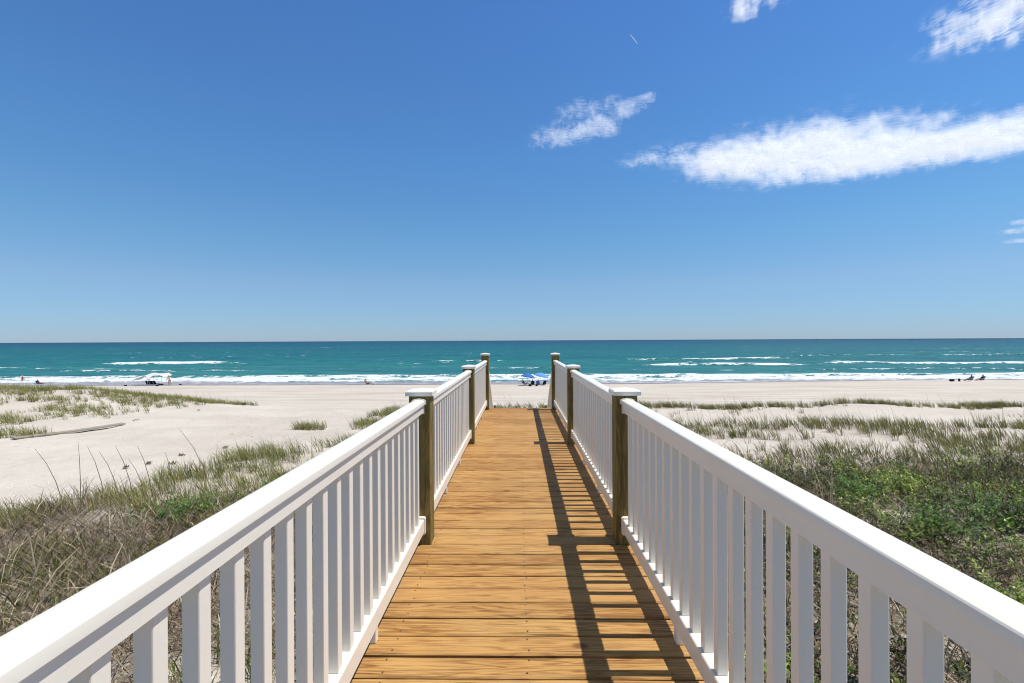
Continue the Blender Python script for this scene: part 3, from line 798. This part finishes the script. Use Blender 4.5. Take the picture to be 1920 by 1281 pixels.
# little seedlings on the sand
sprigs = [(454, 763, 'small green plant on the sand past the end of the left dune'), (365, 772, 'dark sprig below the tip of the left dune grass'), (231, 882, 'dark sprig between two seed stalks on the sand'), (266, 874, 'larger dark sprig behind a thin seed stalk'), (337, 857, 'pair of flat dark leaves on the open sand'), (318, 874, 'tiny dark sprig below the flat leaves'), (415, 843, 'dark sprig near the left grass bank'), (246, 791, 'dry sprig above the end of the plank')]
for px, py, lab in sprigs:
    gx, gy, gz = at_ground(px, py)
    n = 12; gr = px == 454
    V, C = leaf_cloud(R.normal(0, .07, 3), R.normal(0, .05, 3), -.005, 4, .05, .07 if not gr else .26, .065 if not gr else .17, [(.10, .095, .045), (.14, .115, .06)] if not gr else [(.14, .17, .04), (.11, .14, .03)], 5)
    o = emit_leaves('seedling', [(V, C)], M_LEAF); o.location = (gx, gy, gz)
    tag(o, lab, 'seedling', 'sprigs growing on the bare sand')
# weathered plank at the foot of the dune
ax, ay, az = at_ground(8, 828); bx, by, bz = at_ground(222, 799)
L = math.dist((ax, ay), (bx, by))
bm = bmesh.new(); add_box(bm, 0, L, -.14, .14, 0, .06, .006)
bmesh.ops.subdivide_edges(bm, edges=[e for e in bm.edges if e.calc_length() > L * .9], cuts=14, use_grid_fill=True)
for v in bm.verts: v.co.z += .07 * math.sin(v.co.x / L * PI) * -1 + .004 * math.sin(v.co.x * 9); v.co.y += .10 * math.sin(v.co.x / L * PI)
pl = from_bm('plank', bm, simple('weathered_plank', (.30, .265, .215), .9, .2, .3, 14, .4))
pl.location = (ax, ay, az + .05); pl.rotation_euler = (.12, -math.atan2(bz - az, L), math.atan2(by - ay, bx - ax))
tag(pl, 'long weathered grey plank lying on the sand at the foot of the left dune', 'plank')

# ------------------------------------------------------------------ people and things on the beach
SKIN = [simple('skin_light', (.52, .30, .21), .6, .3, .06), simple('skin_tanned', (.36, .185, .115), .6, .3, .06), simple('skin_brown', (.22, .105, .06), .6, .3, .06)]
HAIR = simple('dark_hair', (.025, .018, .013), .7, .3)
HAIR2 = simple('grey_hair', (.5, .47, .43), .7, .3)
CLOTH = {k: simple('cloth_' + k, v, .9, .1, .15, 12) for k, v in dict(navy=(.012, .016, .05), blue=(.06, .165, .45), skyblue=(.13, .31, .62), red=(.42, .05, .04), black=(.012, .012, .014), white=(.78, .77, .74), orange=(.55, .16, .05), teal=(.25, .55, .5), purple=(.07, .04, .2)).items()}
M_TUBE = simple('chair_tube', (.35, .35, .36), .4, .6)
def skin_mesh(name, nodes, edges, m, parent, sub=2, root=0):
    me = bpy.data.meshes.new(name); me.from_pydata([n[:3] for n in nodes], edges, []); me.materials.append(m)
    o = link(bpy.data.objects.new(name, me), parent)
    sk = o.modifiers.new('skin', 'SKIN'); sk.use_smooth_shade = True
    for i, v in enumerate(me.skin_vertices[0].data):
        rr = nodes[i][3]; v.radius = (rr, rr if len(nodes[i]) < 5 else nodes[i][4]); v.use_root = i == root
    o.modifiers.new('sub', 'SUBSURF').levels = sub; o.modifiers['sub'].render_levels = sub
    return o
def person(label, loc, rz, pose, skin, top=None, bottom='navy', hair=HAIR, lean=0.0, group=None):
    """figure facing +x; pose 'stand', 'bend' or 'sit' (in a low chair)"""
    root = empty('person', loc, rz, label, 'person', group)
    def V(*a): return Vector(a)
    if pose in ('stand', 'bend'):
        pel = V(0, 0, .93); f = .10 if pose == 'stand' else .42
        up = V(math.sin(f), 0, math.cos(f))
        hips = [pel + V(0, s * .095, -.03) for s in (-1, 1)]
        knees = [V(.05 + .09 * s, s * .11, .50) for s in (-1, 1)]; ankles = [V(-.02 + .13 * s, s * .11, .085) for s in (-1, 1)]
        toes = [a + V(.17, 0, -.06) for a in ankles]
        sh = pel + up * .52; shs = [sh + V(0, s * .185, -.02) for s in (-1, 1)]
        elb = [s_ + V(.04 + f * .2, s * .06, -.29) for s_, s in zip(shs, (-1, 1))]
        wr = [e + V(.12 + f * .25, s * -.02, -.22) for e, s in zip(elb, (-1, 1))]
    else:
        pel = V(.0, 0, .30); f = -.62; up = V(math.sin(f), 0, math.cos(f))
        hips = [pel + V(.04, s * .095, -.01) for s in (-1, 1)]
        knees = [V(.48, s * .13, .46 if s > 0 else .40) for s in (-1, 1)]; ankles = [V(.82, s * .13, .08) for s in (-1, 1)]
        toes = [a + V(.12, 0, .06) for a in ankles]
        sh = pel + up * .52; shs = [sh + V(0, s * .185, -.02) for s in (-1, 1)]
        elb = [s_ + V(.10, s * .09, -.25) for s_, s in zip(shs, (-1, 1))]
        wr = [e + V(.25, s * -.02, -.02) for e, s in zip(elb, (-1, 1))]
    spine1 = pel + up * .20; chest = pel + up * .40; neck = pel + up * .60
    nd = up if pose != 'sit' else (up + V(.55, 0, .25)).normalized()
    head0 = neck + nd * .08; head = neck + nd * .16; headt = neck + nd * .25
    N, E = [], []
    def add(p, r, par=None, r2=None):
        N.append((p.x, p.y, p.z, r) if r2 is None else (p.x, p.y, p.z, r, r2)); i = len(N) - 1
        if par is not None: E.append((par, i))
        return i
    ip = add(pel, .135); i1 = add(spine1, .115, ip); ic = add(chest, .135, i1); ish = add(sh, .10, ic); inn = add(neck, .055, ish)
    ih0 = add(head0, .075, inn); ih = add(head, .098, ih0); add(headt, .07, ih)
    fwd = V(1, 0, 0) if pose != 'sit' else V(.9, 0, .35).normalized()
    add(head0 + fwd * .075 + nd * .02, .032, ih0)         # chin and jaw
    for k, s in enumerate((-1, 1)):
        a = add(hips[k], .10, ip); b = add((hips[k] + knees[k]) / 2, .082, a); c = add(knees[k], .058, b)
        d = add(knees[k] * .6 + ankles[k] * .4, .056, c); e = add(ankles[k], .038, d); add(toes[k], .036, e)
        a = add(shs[k], .066, ish); b = add(elb[k], .043, a); c = add(elb[k] * .55 + wr[k] * .45, .042, b); d = add(wr[k], .027, c)
        dr = (wr[k] - elb[k]).normalized(); side = dr.cross(V(0, 1, 0)).normalized()
        pm = add(wr[k] + dr * .065, .030, d)
        for j, (q, ln) in enumerate(((-.030, .065), (-.010, .078), (.010, .072), (.028, .055))):
            f1 = add(wr[k] + dr * .105 + side * q, .009, pm); add(wr[k] + dr * (.105 + ln * .8) + side * q + V(0, -s * .018, 0), .0075, f1)
        th = add(wr[k] + dr * .05 + side * .05, .010, d); add(wr[k] + dr * .09 + side * .066, .008, th)
    body = skin_mesh('body', N, E, skin, root, 2, 0)
    # face
    fc = head + fwd * .088
    bm = bmesh.new()
    for s in (-1, 1):
        bmesh.ops.create_uvsphere(bm, u_segments=8, v_segments=6, radius=.013, matrix=Matrix.Translation(fc + V(0, s * .034, 0) - fwd * .006))
    from_bm('eyes', bm, HAIR, root, True)
    bm = bmesh.new(); add_tube(bm, [fc + nd * .012 - fwd * .01, fc + fwd * .016 - nd * .03, fc - fwd * .012 - nd * .035], [.008, .015, .010], 6)
    from_bm('nose', bm, skin, root, True)
    # hair: cap over the skull
    bm = bmesh.new(); bmesh.ops.create_uvsphere(bm, u_segments=14, v_segments=10, radius=.112)
    bmesh.ops.delete(bm, geom=[v for v in bm.verts if v.co.x > .055 and v.co.z < .045 or v.co.z < -.06], context='VERTS')
    ho = from_bm('hair', bm, hair, root, True); ho.location = head + nd * .022 - fwd * .012
    ho.modifiers.new('thick', 'SOLIDIFY').thickness = .012
    # clothes follow the body
    up_ = up
    sN = [tuple(pel + up_ * .07) + (.142,), tuple(pel) + (.146,)]; sE = [(0, 1)]
    for k in range(2):
        a = hips[k]; b = a * .45 + knees[k] * .55
        sN += [tuple(a) + (.112,), tuple((a + b) / 2) + (.104,), tuple(b) + (.096,)]; j = len(sN); sE += [(1, j - 3), (j - 3, j - 2), (j - 2, j - 1)]
    skin_mesh('shorts', sN, sE, CLOTH[bottom], root, 2, 1)
    if top:
        sN = [tuple(pel + up_ * .08) + (.143,), tuple(spine1) + (.128,), tuple(chest) + (.147,), tuple(sh) + (.108,)]; sE = [(0, 1), (1, 2), (2, 3)]
        for k in range(2):
            sN += [tuple(shs[k]) + (.078,), tuple(shs[k] * .45 + elb[k] * .55) + (.058,)]; j = len(sN); sE += [(3, j - 2), (j - 2, j - 1)]
        skin_mesh('shirt', sN, sE, CLOTH[top], root, 2, 1)
    return root
def beach_chair(label, loc, rz, cloth, group=None):
    root = empty('beach_chair', loc, rz, label, 'beach chair', group)
    W = .29
    for s in (-1, 1):
        tube('frame', [(.34, s * W, .02), (.30, s * W, .24), (-.22, s * W, .20), (-.62, s * W, .86)], .014, M_TUBE, root)
        tube('frame', [(.10, s * W, .22), (-.42, s * W, .02)], .013, M_TUBE, root)
        tube('armrest', [(.28, s * (W + .02), .42), (-.36, s * (W + .02), .44)], .020, M_TUBE, root)
        tube('frame', [(.24, s * (W + .01), .23), (.26, s * (W + .02), .42)], .012, M_TUBE, root)
    def sheet(name, a, b, sag):
        bm = bmesh.new(); rows = []
        for i in range(9):
            t = i / 8; p = Vector(a).lerp(Vector(b), t); r = []
            for j in range(7):
                q = j / 6 * 2 - 1
                r.append(bm.verts.new((p.x, q * W * .97, p.z - sag * (1 - q * q) * math.sin(t * PI))))
            rows.append(r)
        for i in range(8):
            for j in range(6): bm.faces.new((rows[i][j], rows[i][j + 1], rows[i + 1][j + 1], rows[i + 1][j]))
        o = from_bm(name, bm, cloth, root, True); o.modifiers.new('t', 'SOLIDIFY').thickness = .012
    sheet('seat', (.30, 0, .245), (-.22, 0, .205), .04)
    sheet('backrest', (-.225, 0, .215), (-.615, 0, .855), .03)
    return root
def umbrella(label, loc, tilt, cloth, rr=1.15):
    root = empty('beach_umbrella', loc, 0, label, 'beach umbrella', 'umbrellas over the seated group')
    tp = Vector((math.sin(tilt) * .9, 0, 2.05)); ax = Vector((math.sin(tilt), 0, math.cos(tilt)))
    tube('pole', [(0, 0, -.3), (0, 0, 1.1), tp], .02, CLOTH['white'], root)
    u_ = ax.cross(Vector((0, 1, 0))).normalized(); v_ = ax.cross(u_).normalized()
    def ring(r, drop, n=32): return [tp - ax * (drop + .045 * r * r * (abs(math.sin(4 * 2 * PI * k / n)) ** .7)) + (u_ * math.cos(2 * PI * k / n) + v_ * math.sin(2 * PI * k / n)) * r for k in range(n)]
    bm = bmesh.new(); top = bm.verts.new(tp + ax * .02); prev = None
    for f in (.2, .45, .7, .9, 1.0):
        cur = [bm.verts.new(p) for p in ring(rr * f, .50 * f ** 1.6)]
        for k in range(32):
            if prev is None: bm.faces.new((top, cur[k], cur[(k + 1) % 32]))
            else: bm.faces.new((prev[k], cur[k], cur[(k + 1) % 32], prev[(k + 1) % 32]))
        prev = cur
    fl = [bm.verts.new(v.co - ax * .09) for v in prev]
    for k in range(32): bm.faces.new((prev[k], fl[k], fl[(k + 1) % 32], prev[(k + 1) % 32]))
    bmesh.ops.recalc_face_normals(bm, faces=bm.faces[:])
    cn = from_bm('canopy', bm, cloth, root, True); cn.modifiers.new('t', 'SOLIDIFY').thickness = .01
    for k in range(8):
        a = 2 * PI * k / 8
        tube('rib', [tp - ax * .04, tp - ax * .18 + (u_ * math.cos(a) + v_ * math.sin(a)) * rr * .5, tp - ax * .53 + (u_ * math.cos(a) + v_ * math.sin(a)) * rr * .96], .007, M_TUBE, root, 5)
    tube('finial', [tp, tp + ax * .1], [.02, .008], CLOTH['white'], root)
def bag(name, label, loc, size, m, cat, handle=True, group=None):
    root = empty(name, loc, rnd.uniform(-.3, .3), label, cat, group); a, b, h = size
    bm = bmesh.new(); add_box(bm, -a / 2, a / 2, -b / 2, b / 2, 0, h, min(size) * .22)
    for v in bm.verts:
        k = 1 - .14 * (v.co.z / h) ** 2; v.co.x *= k; v.co.y *= k; v.co.x += .02 * math.sin(v.co.z * 14)
    from_bm('bag_body' if 'bag' in name else 'box_body', bm, m, root, True)
    if handle:
        tube('strap', [(-a * .25, 0, h * .95), (-a * .18, 0, h + .12), (a * .18, 0, h + .12), (a * .25, 0, h * .95)], .014, CLOTH['black'], root, 6)
    return root
def cooler(label, loc, rz, m, lid):
    root = empty('cooler', loc, rz, label, 'cooler')
    bm = bmesh.new(); add_box(bm, -.30, .30, -.2, .2, 0, .34, .02)
    for v in bm.verts: v.co.x *= .92 + .08 * v.co.z / .34; v.co.y *= .92 + .08 * v.co.z / .34
    from_bm('box_body', bm, m, root)
    box('lid', -.315, .315, -.215, .215, .343, .42, lid, root, .02)
    tube('handle', [(-.29, -.21, .30), (-.2, -.25, .20), (.2, -.25, .20), (.29, -.21, .30)], .012, CLOTH['black'], root, 6)
def G(px, py):
    x_, y_, z_ = at_ground(px, py); return (x_, y_, z_)
# group under the two umbrellas
gx, gy, gz = G(1000, 723.5)
sc_ = gy / FPX
def near_g(dpx, dy): 
    x_ = gx + dpx * sc_; y_ = gy + dy
    return (x_, y_, float(H(np.array([x_]), np.array([y_]))[0]))
umbrella('round blue beach umbrella, the lower and left one of the pair', near_g(-11, 1.2), .10, CLOTH['blue'], 1.12)
umbrella('lighter blue beach umbrella tilted right, the higher of the pair', near_g(15, 3.2), .22, CLOTH['skyblue'], 1.3)
grp = 'chairs under the blue umbrellas'
beach_chair('black beach chair at the left end of the umbrella group', near_g(-16, .2), .25, CLOTH['black'], grp)
c2 = near_g(-2, -.2); beach_chair('navy beach chair under the left umbrella with a person in it', c2, PI * .52, CLOTH['navy'], grp)
c3 = near_g(9, .1); beach_chair('blue beach chair between the umbrellas with a dark shirted person', c3, PI * .45, CLOTH['blue'], grp)
beach_chair('navy beach chair at the right end of the umbrella group', near_g(19, .4), PI * .62, CLOTH['navy'], grp)
person('person in black shirt sitting in the navy chair under the left umbrella', c2, PI * .52, 'sit', SKIN[1], 'black', 'navy')
person('person in navy shirt sitting in the blue chair between the umbrellas', c3, PI * .45, 'sit', SKIN[0], 'navy', 'black')
pk = near_g(-16, .2)
person('person in purple shorts reclining in the black chair left of the umbrellas', pk, .25, 'sit', SKIN[1], 'black', 'purple')
bag('beach_bag', 'dark beach bag on the sand in front of the umbrella group', near_g(-7, -1.4), (.5, .3, .34), CLOTH['black'], 'bag')
bag('beach_bag', 'small navy bag below the right umbrella', near_g(5, -1.2), (.36, .26, .3), CLOTH['navy'], 'bag')
# two blue chairs on the right
c1 = G(1806, 714); c2 = G(1827, 713.6)
beach_chair('blue beach chair on the open sand at right, nearer the bags', c1, PI, CLOTH['blue'], 'blue chairs at right')
beach_chair('blue beach chair at far right with a dark haired person in it', c2, PI, CLOTH['blue'], 'blue chairs at right')
person('person in black top sitting in the far right blue chair', c2, PI, 'sit', SKIN[1], 'black', 'black')
person('person in blue shorts leaning back in the blue chair nearer the bags', c1, PI, 'sit', SKIN[2], None, 'blue')
cooler('small black cooler left of the blue chairs', G(1774, 714.3), .1, CLOTH['black'], simple('grey_lid', (.12, .12, .13), .5))
bag('beach_bag', 'upright dark bag between the cooler and the blue chairs', G(1787.5, 714.3), (.30, .24, .42), CLOTH['black'], 'bag')
# lone chair in the middle
c1 = G(688, 722.5)
beach_chair('black beach chair alone near the water left of the boardwalk', c1, .15, CLOTH['black'])
person('person in black trunks reclining in the lone chair near the water', c1, .15, 'sit', SKIN[1], None, 'black')
# left group
c1 = G(61, 721.5)
beach_chair('black beach chair at far left with its back to the white bag', c1, .1, CLOTH['black'])
person('person in purple top reclining in the far left chair', c1, .1, 'sit', SKIN[2], 'purple', 'red')
bag('beach_bag', 'pale teal bag on the sand behind the far left chair', G(53, 721.8), (.42, .3, .48), CLOTH['teal'], 'bag')
person('person in orange swimwear standing at the edge of the water at far left', G(27, 716.6), 1.2, 'stand', SKIN[2], 'orange', 'red', HAIR2)
# white sail shade and what stands under it
sx0, sy0, sz0 = G(285, 723.2)
k_ = sy0 / FPX
sail = empty('sun_shade', (sx0, sy0, sz0), 0, 'white wind blown sail shade on poles over the beach gear', 'sun shade')
bm = bmesh.new(); rows = []
for j in range(13):
    v = j / 12; r = []
    for i in range(25):
        t = i / 24
        x_ = (-37 + 60 * t) * k_
        z_ = np.interp(t, [0, .12, .3, .45, .6, .88, 1], [1.0, 1.45, 1.95, 2.1, 2.05, 2.10, 1.62])
        droop = .85 * math.exp(-((t - .52) / .07) ** 2) * (1 - v) ** 1.6 + .16 * (1 - v) * (1 - math.cos(t * 4 * PI)) / 2
        sagm = .22 * math.sin(v * PI) * math.sin(t * PI)
        r.append(bm.verts.new((x_, (v - .5) * 2.2, z_ + .10 - .24 * (1 - v) - droop + .3 * sagm + .06 * math.sin(9 * t + 5 * v))))
    rows.append(r)
for j in range(12):
    for i in range(24): bm.faces.new((rows[j][i], rows[j][i + 1], rows[j + 1][i + 1], rows[j + 1][i]))
M_SAIL = mat('sail_cloth'); t_ = NT(M_SAIL)
t_.out(t_.n('ShaderNodeMixShader', i={0: .45, 1: t_.pbr((.85, .85, .83), .8, .2).outputs[0], 2: t_.n('ShaderNodeBsdfTranslucent', i={'Color': (.85, .85, .83, 1)}).outputs[0]}).outputs[0])
cl = from_bm('canopy', bm, M_SAIL, sail, True); cl.modifiers.new('t', 'SOLIDIFY').thickness = .012
for x_, y_, z_ in ((18 * k_, -.95, 1.9), (18 * k_, .95, 2.0), (-12 * k_, .95, 1.9)):
    tube('pole', [(x_, y_, -.2), (x_ - .05, y_, z_)], .016, M_TUBE, sail, 6)
tube('guy_line', [(23 * k_, -1.0, 1.6), (46 * k_, -1.2, .15)], .008, CLOTH['white'], sail, 5)
tube('guy_line', [(-37 * k_, -1.0, .95), (-56 * k_, -1.8, .12)], .008, CLOTH['white'], sail, 5)
tube('guy_line', [(-4.7 * k_, -1.5, 1.15), (2 * k_, -2.2, .12)], .008, CLOTH['white'], sail, 5)
for px_, py_, lab in ((226, 725.0, 'dark sandbag on the left guy line of the sail shade'), (287, 725.0, 'dark sandbag below the drooping corner of the sail shade'), (331, 722.6, 'dark sandbag on the right guy line past the standing person')):
    bag('sandbag', lab, G(px_, py_), (.42, .3, .2), CLOTH['black'], 'sandbag', False, 'weights of the sail shade')
def at_s(dpx, dy):
    x_ = sx0 + dpx * k_; y_ = sy0 + dy; return (x_, y_, float(H(np.array([x_]), np.array([y_]))[0]))
beach_chair('navy beach chair at the left under the sail shade', at_s(-14, 0), PI * .55, CLOTH['navy'], 'chairs under the sail shade')
beach_chair('navy beach chair in the middle under the sail shade', at_s(-7, .1), PI * .5, CLOTH['navy'], 'chairs under the sail shade')
beach_chair('navy beach chair nearest the white bag under the sail shade', at_s(-1, .2), PI * .46, CLOTH['navy'], 'chairs under the sail shade')
bag('beach_bag', 'white bag right of the navy chairs under the sail shade', at_s(4, .1), (.45, .3, .42), CLOTH['white'], 'bag')
bag('beach_bag', 'low black bag on a mat under the right of the sail shade', at_s(10, -.1), (.7, .4, .22), CLOTH['black'], 'bag')
person('person in red trunks standing at the right pole of the sail shade', at_s(29, -.4), PI * .9, 'bend', SKIN[0], None, 'red')
# channel marker on the horizon
mk = empty('channel_marker', ((1527 - VPX) / FPX * 1700, 1700, SEA_Z), 0, 'tiny dark red channel marker standing out at sea on the horizon', 'marker')
tube('pile', [(0, 0, -2), (0, 0, 7)], .5, simple('marker_red', (.20, .03, .03), .7), mk)
box('dayboard', -1.3, 1.3, -.62, -.52, 4.6, 7.4, simple('marker_board', (.30, .03, .03), .7), mk, .05)

# ------------------------------------------------------------------ clouds: stacked layers of broken vapour
def cloud_mat(kind):
    m = mat('cloud_' + kind); t = NT(m)
    g = t.n('ShaderNodeNewGeometry')
    M = t.attr('mask')
    def N(s, sc_, det, ro, dist=.0): 
        mp = t.n('ShaderNodeMapping'); mp.inputs['Scale'].default_value = s; t.l(g.outputs['Position'], mp.inputs['Vector']); mp.inputs['Rotation'].default_value = (0, 0, .6)
        return t.noise(mp.outputs[0], sc_, det, ro, dist)
    if kind == 'cells':
        n = N((.8, .55, .22), .0150, 2, .45, .3); n2 = N((1, .7, .3), .0035, 3, .5); amp = 3.6
        d = t.math('ADD', t.math('MULTIPLY', n, .75), t.math('MULTIPLY', n2, .35))
    elif kind == 'sheet':
        n = N((.55, .85, .25), .0100, 3, .55, .5); n2 = N((1, .5, .3), .0022, 3, .5); amp = 1.45
        d = t.math('ADD', t.math('MULTIPLY', n, .7), t.math('MULTIPLY', n2, .35))
    else:
        n = N((.45, .62, .22), .0150, 3, .60, 1.2); n2 = N((.7, .8, .3), .0046, 3, .5, .6); amp = 3.1
        d = t.math('ADD', t.math('MULTIPLY', n, .75), t.math('MULTIPLY', n2, .4))
    f = t.math('ADD', M, t.math('MULTIPLY', t.math('SUBTRACT', d, .53), amp * 1.6))
    a = t.math('MULTIPLY', t.math('MULTIPLY', t.math('POWER', t.sm(f, .18, 1.15), 1.25), t.sm(M, .01, .22)), {'sheet': .34, 'cells': .23, 'wisp': .12}[kind])
    df = t.n('ShaderNodeBsdfDiffuse', i={'Color': (.97, .97, .97, 1)}); tr = t.n('ShaderNodeBsdfTranslucent', i={'Color': (.95, .95, .95, 1)})
    mx = t.n('ShaderNodeMixShader', i={0: .82, 1: df.outputs[0], 2: tr.outputs[0]})
    tp = t.n('ShaderNodeBsdfTransparent')
    mm = t.n('ShaderNodeMixShader', i={0: a, 1: tp.outputs[0], 2: mx.outputs[0]})
    t.out(mm.outputs[0]); return m
ALT = 2500.0
def sky_point(px, py, alt=ALT):
    o_ = horizon(px) - py; d = alt * FPX / o_; return ((px - VPX) / FPX * d, d)
def seg_dist(X, Y, pts, ws):
    """distance to a fat polyline divided by its local half width"""
    best = np.full_like(X, 9.0)
    for (ax, ay), (bx, by), wa, wb in zip(pts[:-1], pts[1:], ws[:-1], ws[1:]):
        vx, vy = bx - ax, by - ay; L2 = vx * vx + vy * vy
        t_ = np.clip(((X - ax) * vx + (Y - ay) * vy) / L2, 0, 1)
        d = np.hypot(X - ax - t_ * vx, Y - ay - t_ * vy) / (wa + (wb - wa) * t_)
        best = np.minimum(best, d)
    return best
def cloud(label, spine, kind, layers=6, thick=150.0, res=70, alt=ALT, peak=1.0):
    """spine: (px, py, half height in photo pixels) along the cloud, laid on the cloud deck at its true altitude"""
    strands = spine if isinstance(spine[0], list) else [spine]
    P_ = [[sky_point(a, b, alt) for a, b, _ in q] for q in strands]
    W_ = [[abs(sky_point(a, b - w_, alt)[1] - sky_point(a, b + w_, alt)[1]) / 2 for a, b, w_ in q] for q in strands]
    pts = sum(P_, []); ws = sum(W_, [])
    mw = max(ws) * (1.7 if kind == 'sheet' else 2.7)
    x0, x1 = min(p[0] for p in pts) - mw, max(p[0] for p in pts) + mw; y0, y1 = min(p[1] for p in pts) - mw, max(p[1] for p in pts) + mw
    gx_, gy_ = np.meshgrid(np.linspace(x0, x1, res), np.linspace(y0, y1, res))
    dd = np.minimum.reduce([seg_dist(gx_, gy_, a, b) for a, b in zip(P_, W_)])
    Vs, As, Ls = [], [], []
    for k in range(layers):
        h = (k + .5) / layers
        prof = 1 - .35 * (2 * h - 1) ** 2
        M = np.clip((1.5 - dd / prof) / 1.15, 0, 1) * peak if kind == 'sheet' else np.exp(-(dd / prof * .72) ** 2) * peak * (dd < 2.6)
        Z = CAM_Z + alt + (h - .35) * thick + 35 * (fbm(gx_ * .003, gy_ * .003, 3, 600 + k) - .5)
        Vs.append(np.stack([gx_.ravel(), gy_.ravel(), Z.ravel()], 1)); As.append(M.ravel())
        i = (np.arange(res - 1)[:, None] * res + np.arange(res - 1)[None, :]).ravel()
        q = np.stack([i, i + 1, i + res + 1, i + res], 1)
        keep = (M.ravel()[q].max(1) > .01)
        Ls.append(q[keep] + k * res * res)
    q = np.concatenate(Ls); V = np.concatenate(Vs); A = np.concatenate(As)
    used, inv = np.unique(q, return_inverse=True); V = V[used]; A = A[used]; q = inv.reshape(-1, 4)
    c = V.mean(0)
    o = np_mesh('cloud', V - c, q.ravel(), np.arange(len(q)) * 4, cloud_mat(kind), None, {'mask': A}, True)
    o.location = c; tag(o, label, 'cloud')
    return o
cloud('large bright white cloud bank stretching out to the right over the sea', [(1362, 311, 30), (1425, 303, 48), (1500, 298, 60), (1600, 298, 56), (1760, 283, 48), (1900, 262, 50), (2060, 236, 56)], 'sheet', 6, 150, 120)
cloud('thin torn white cloud above the middle of the sea', [[(1020, 273, 7), (1050, 258, 12), (1095, 243, 14), (1140, 246, 8)], [(1062, 213, 6), (1105, 208, 11), (1145, 198, 10)], [(1120, 219, 8), (1165, 211, 9), (1200, 198, 6), (1222, 186, 3)], [(1100, 240, 6), (1125, 222, 6)]], 'wisp', 6, 110, 110, peak=.54)
cloud('faint veil of cloud at the tip of the large cloud bank', [(1200, 303, 10), (1262, 296, 16)], 'wisp', 5, 90, 50, peak=.30)
cloud('rippled white cloud of small cells in the upper right corner', [(1800, 70, 16), (1860, 44, 40), (1960, 15, 62)], 'cells', 7, 120, 100, peak=.72)
cloud('small patch of broken cloud cut by the top edge above the right railing', [(1388, 24, 14), (1430, -2, 20)], 'cells', 5, 100, 60, peak=.58)
cloud('small streak of cloud low at the right edge of the sky', [[(1890, 437, 3), (1930, 432, 5), (1990, 428, 6)], [(1905, 420, 3), (1960, 414, 6)], [(1890, 456, 2), (1980, 449, 5)]], 'wisp', 6, 90, 70, peak=.66)
ax_, ay_ = sky_point(1184, 68, 9000); bx_, by_ = sky_point(1197, 85, 9000)
M_ICE = mat('ice_trail'); t_ = NT(M_ICE); t_.out(t_.n('ShaderNodeBsdfTranslucent', i={'Color': (.95, .95, .95, 1)}).outputs[0])
ct = tube('contrail', [(0, 0, 0), ((bx_ - ax_) * .5, (by_ - ay_) * .5, 0), (bx_ - ax_, by_ - ay_, 0)], [10, 8, 4], M_ICE, None, 8)
ct.location = (ax_, ay_, 9000); tag(ct, 'short thin white contrail high in the sky', 'contrail')
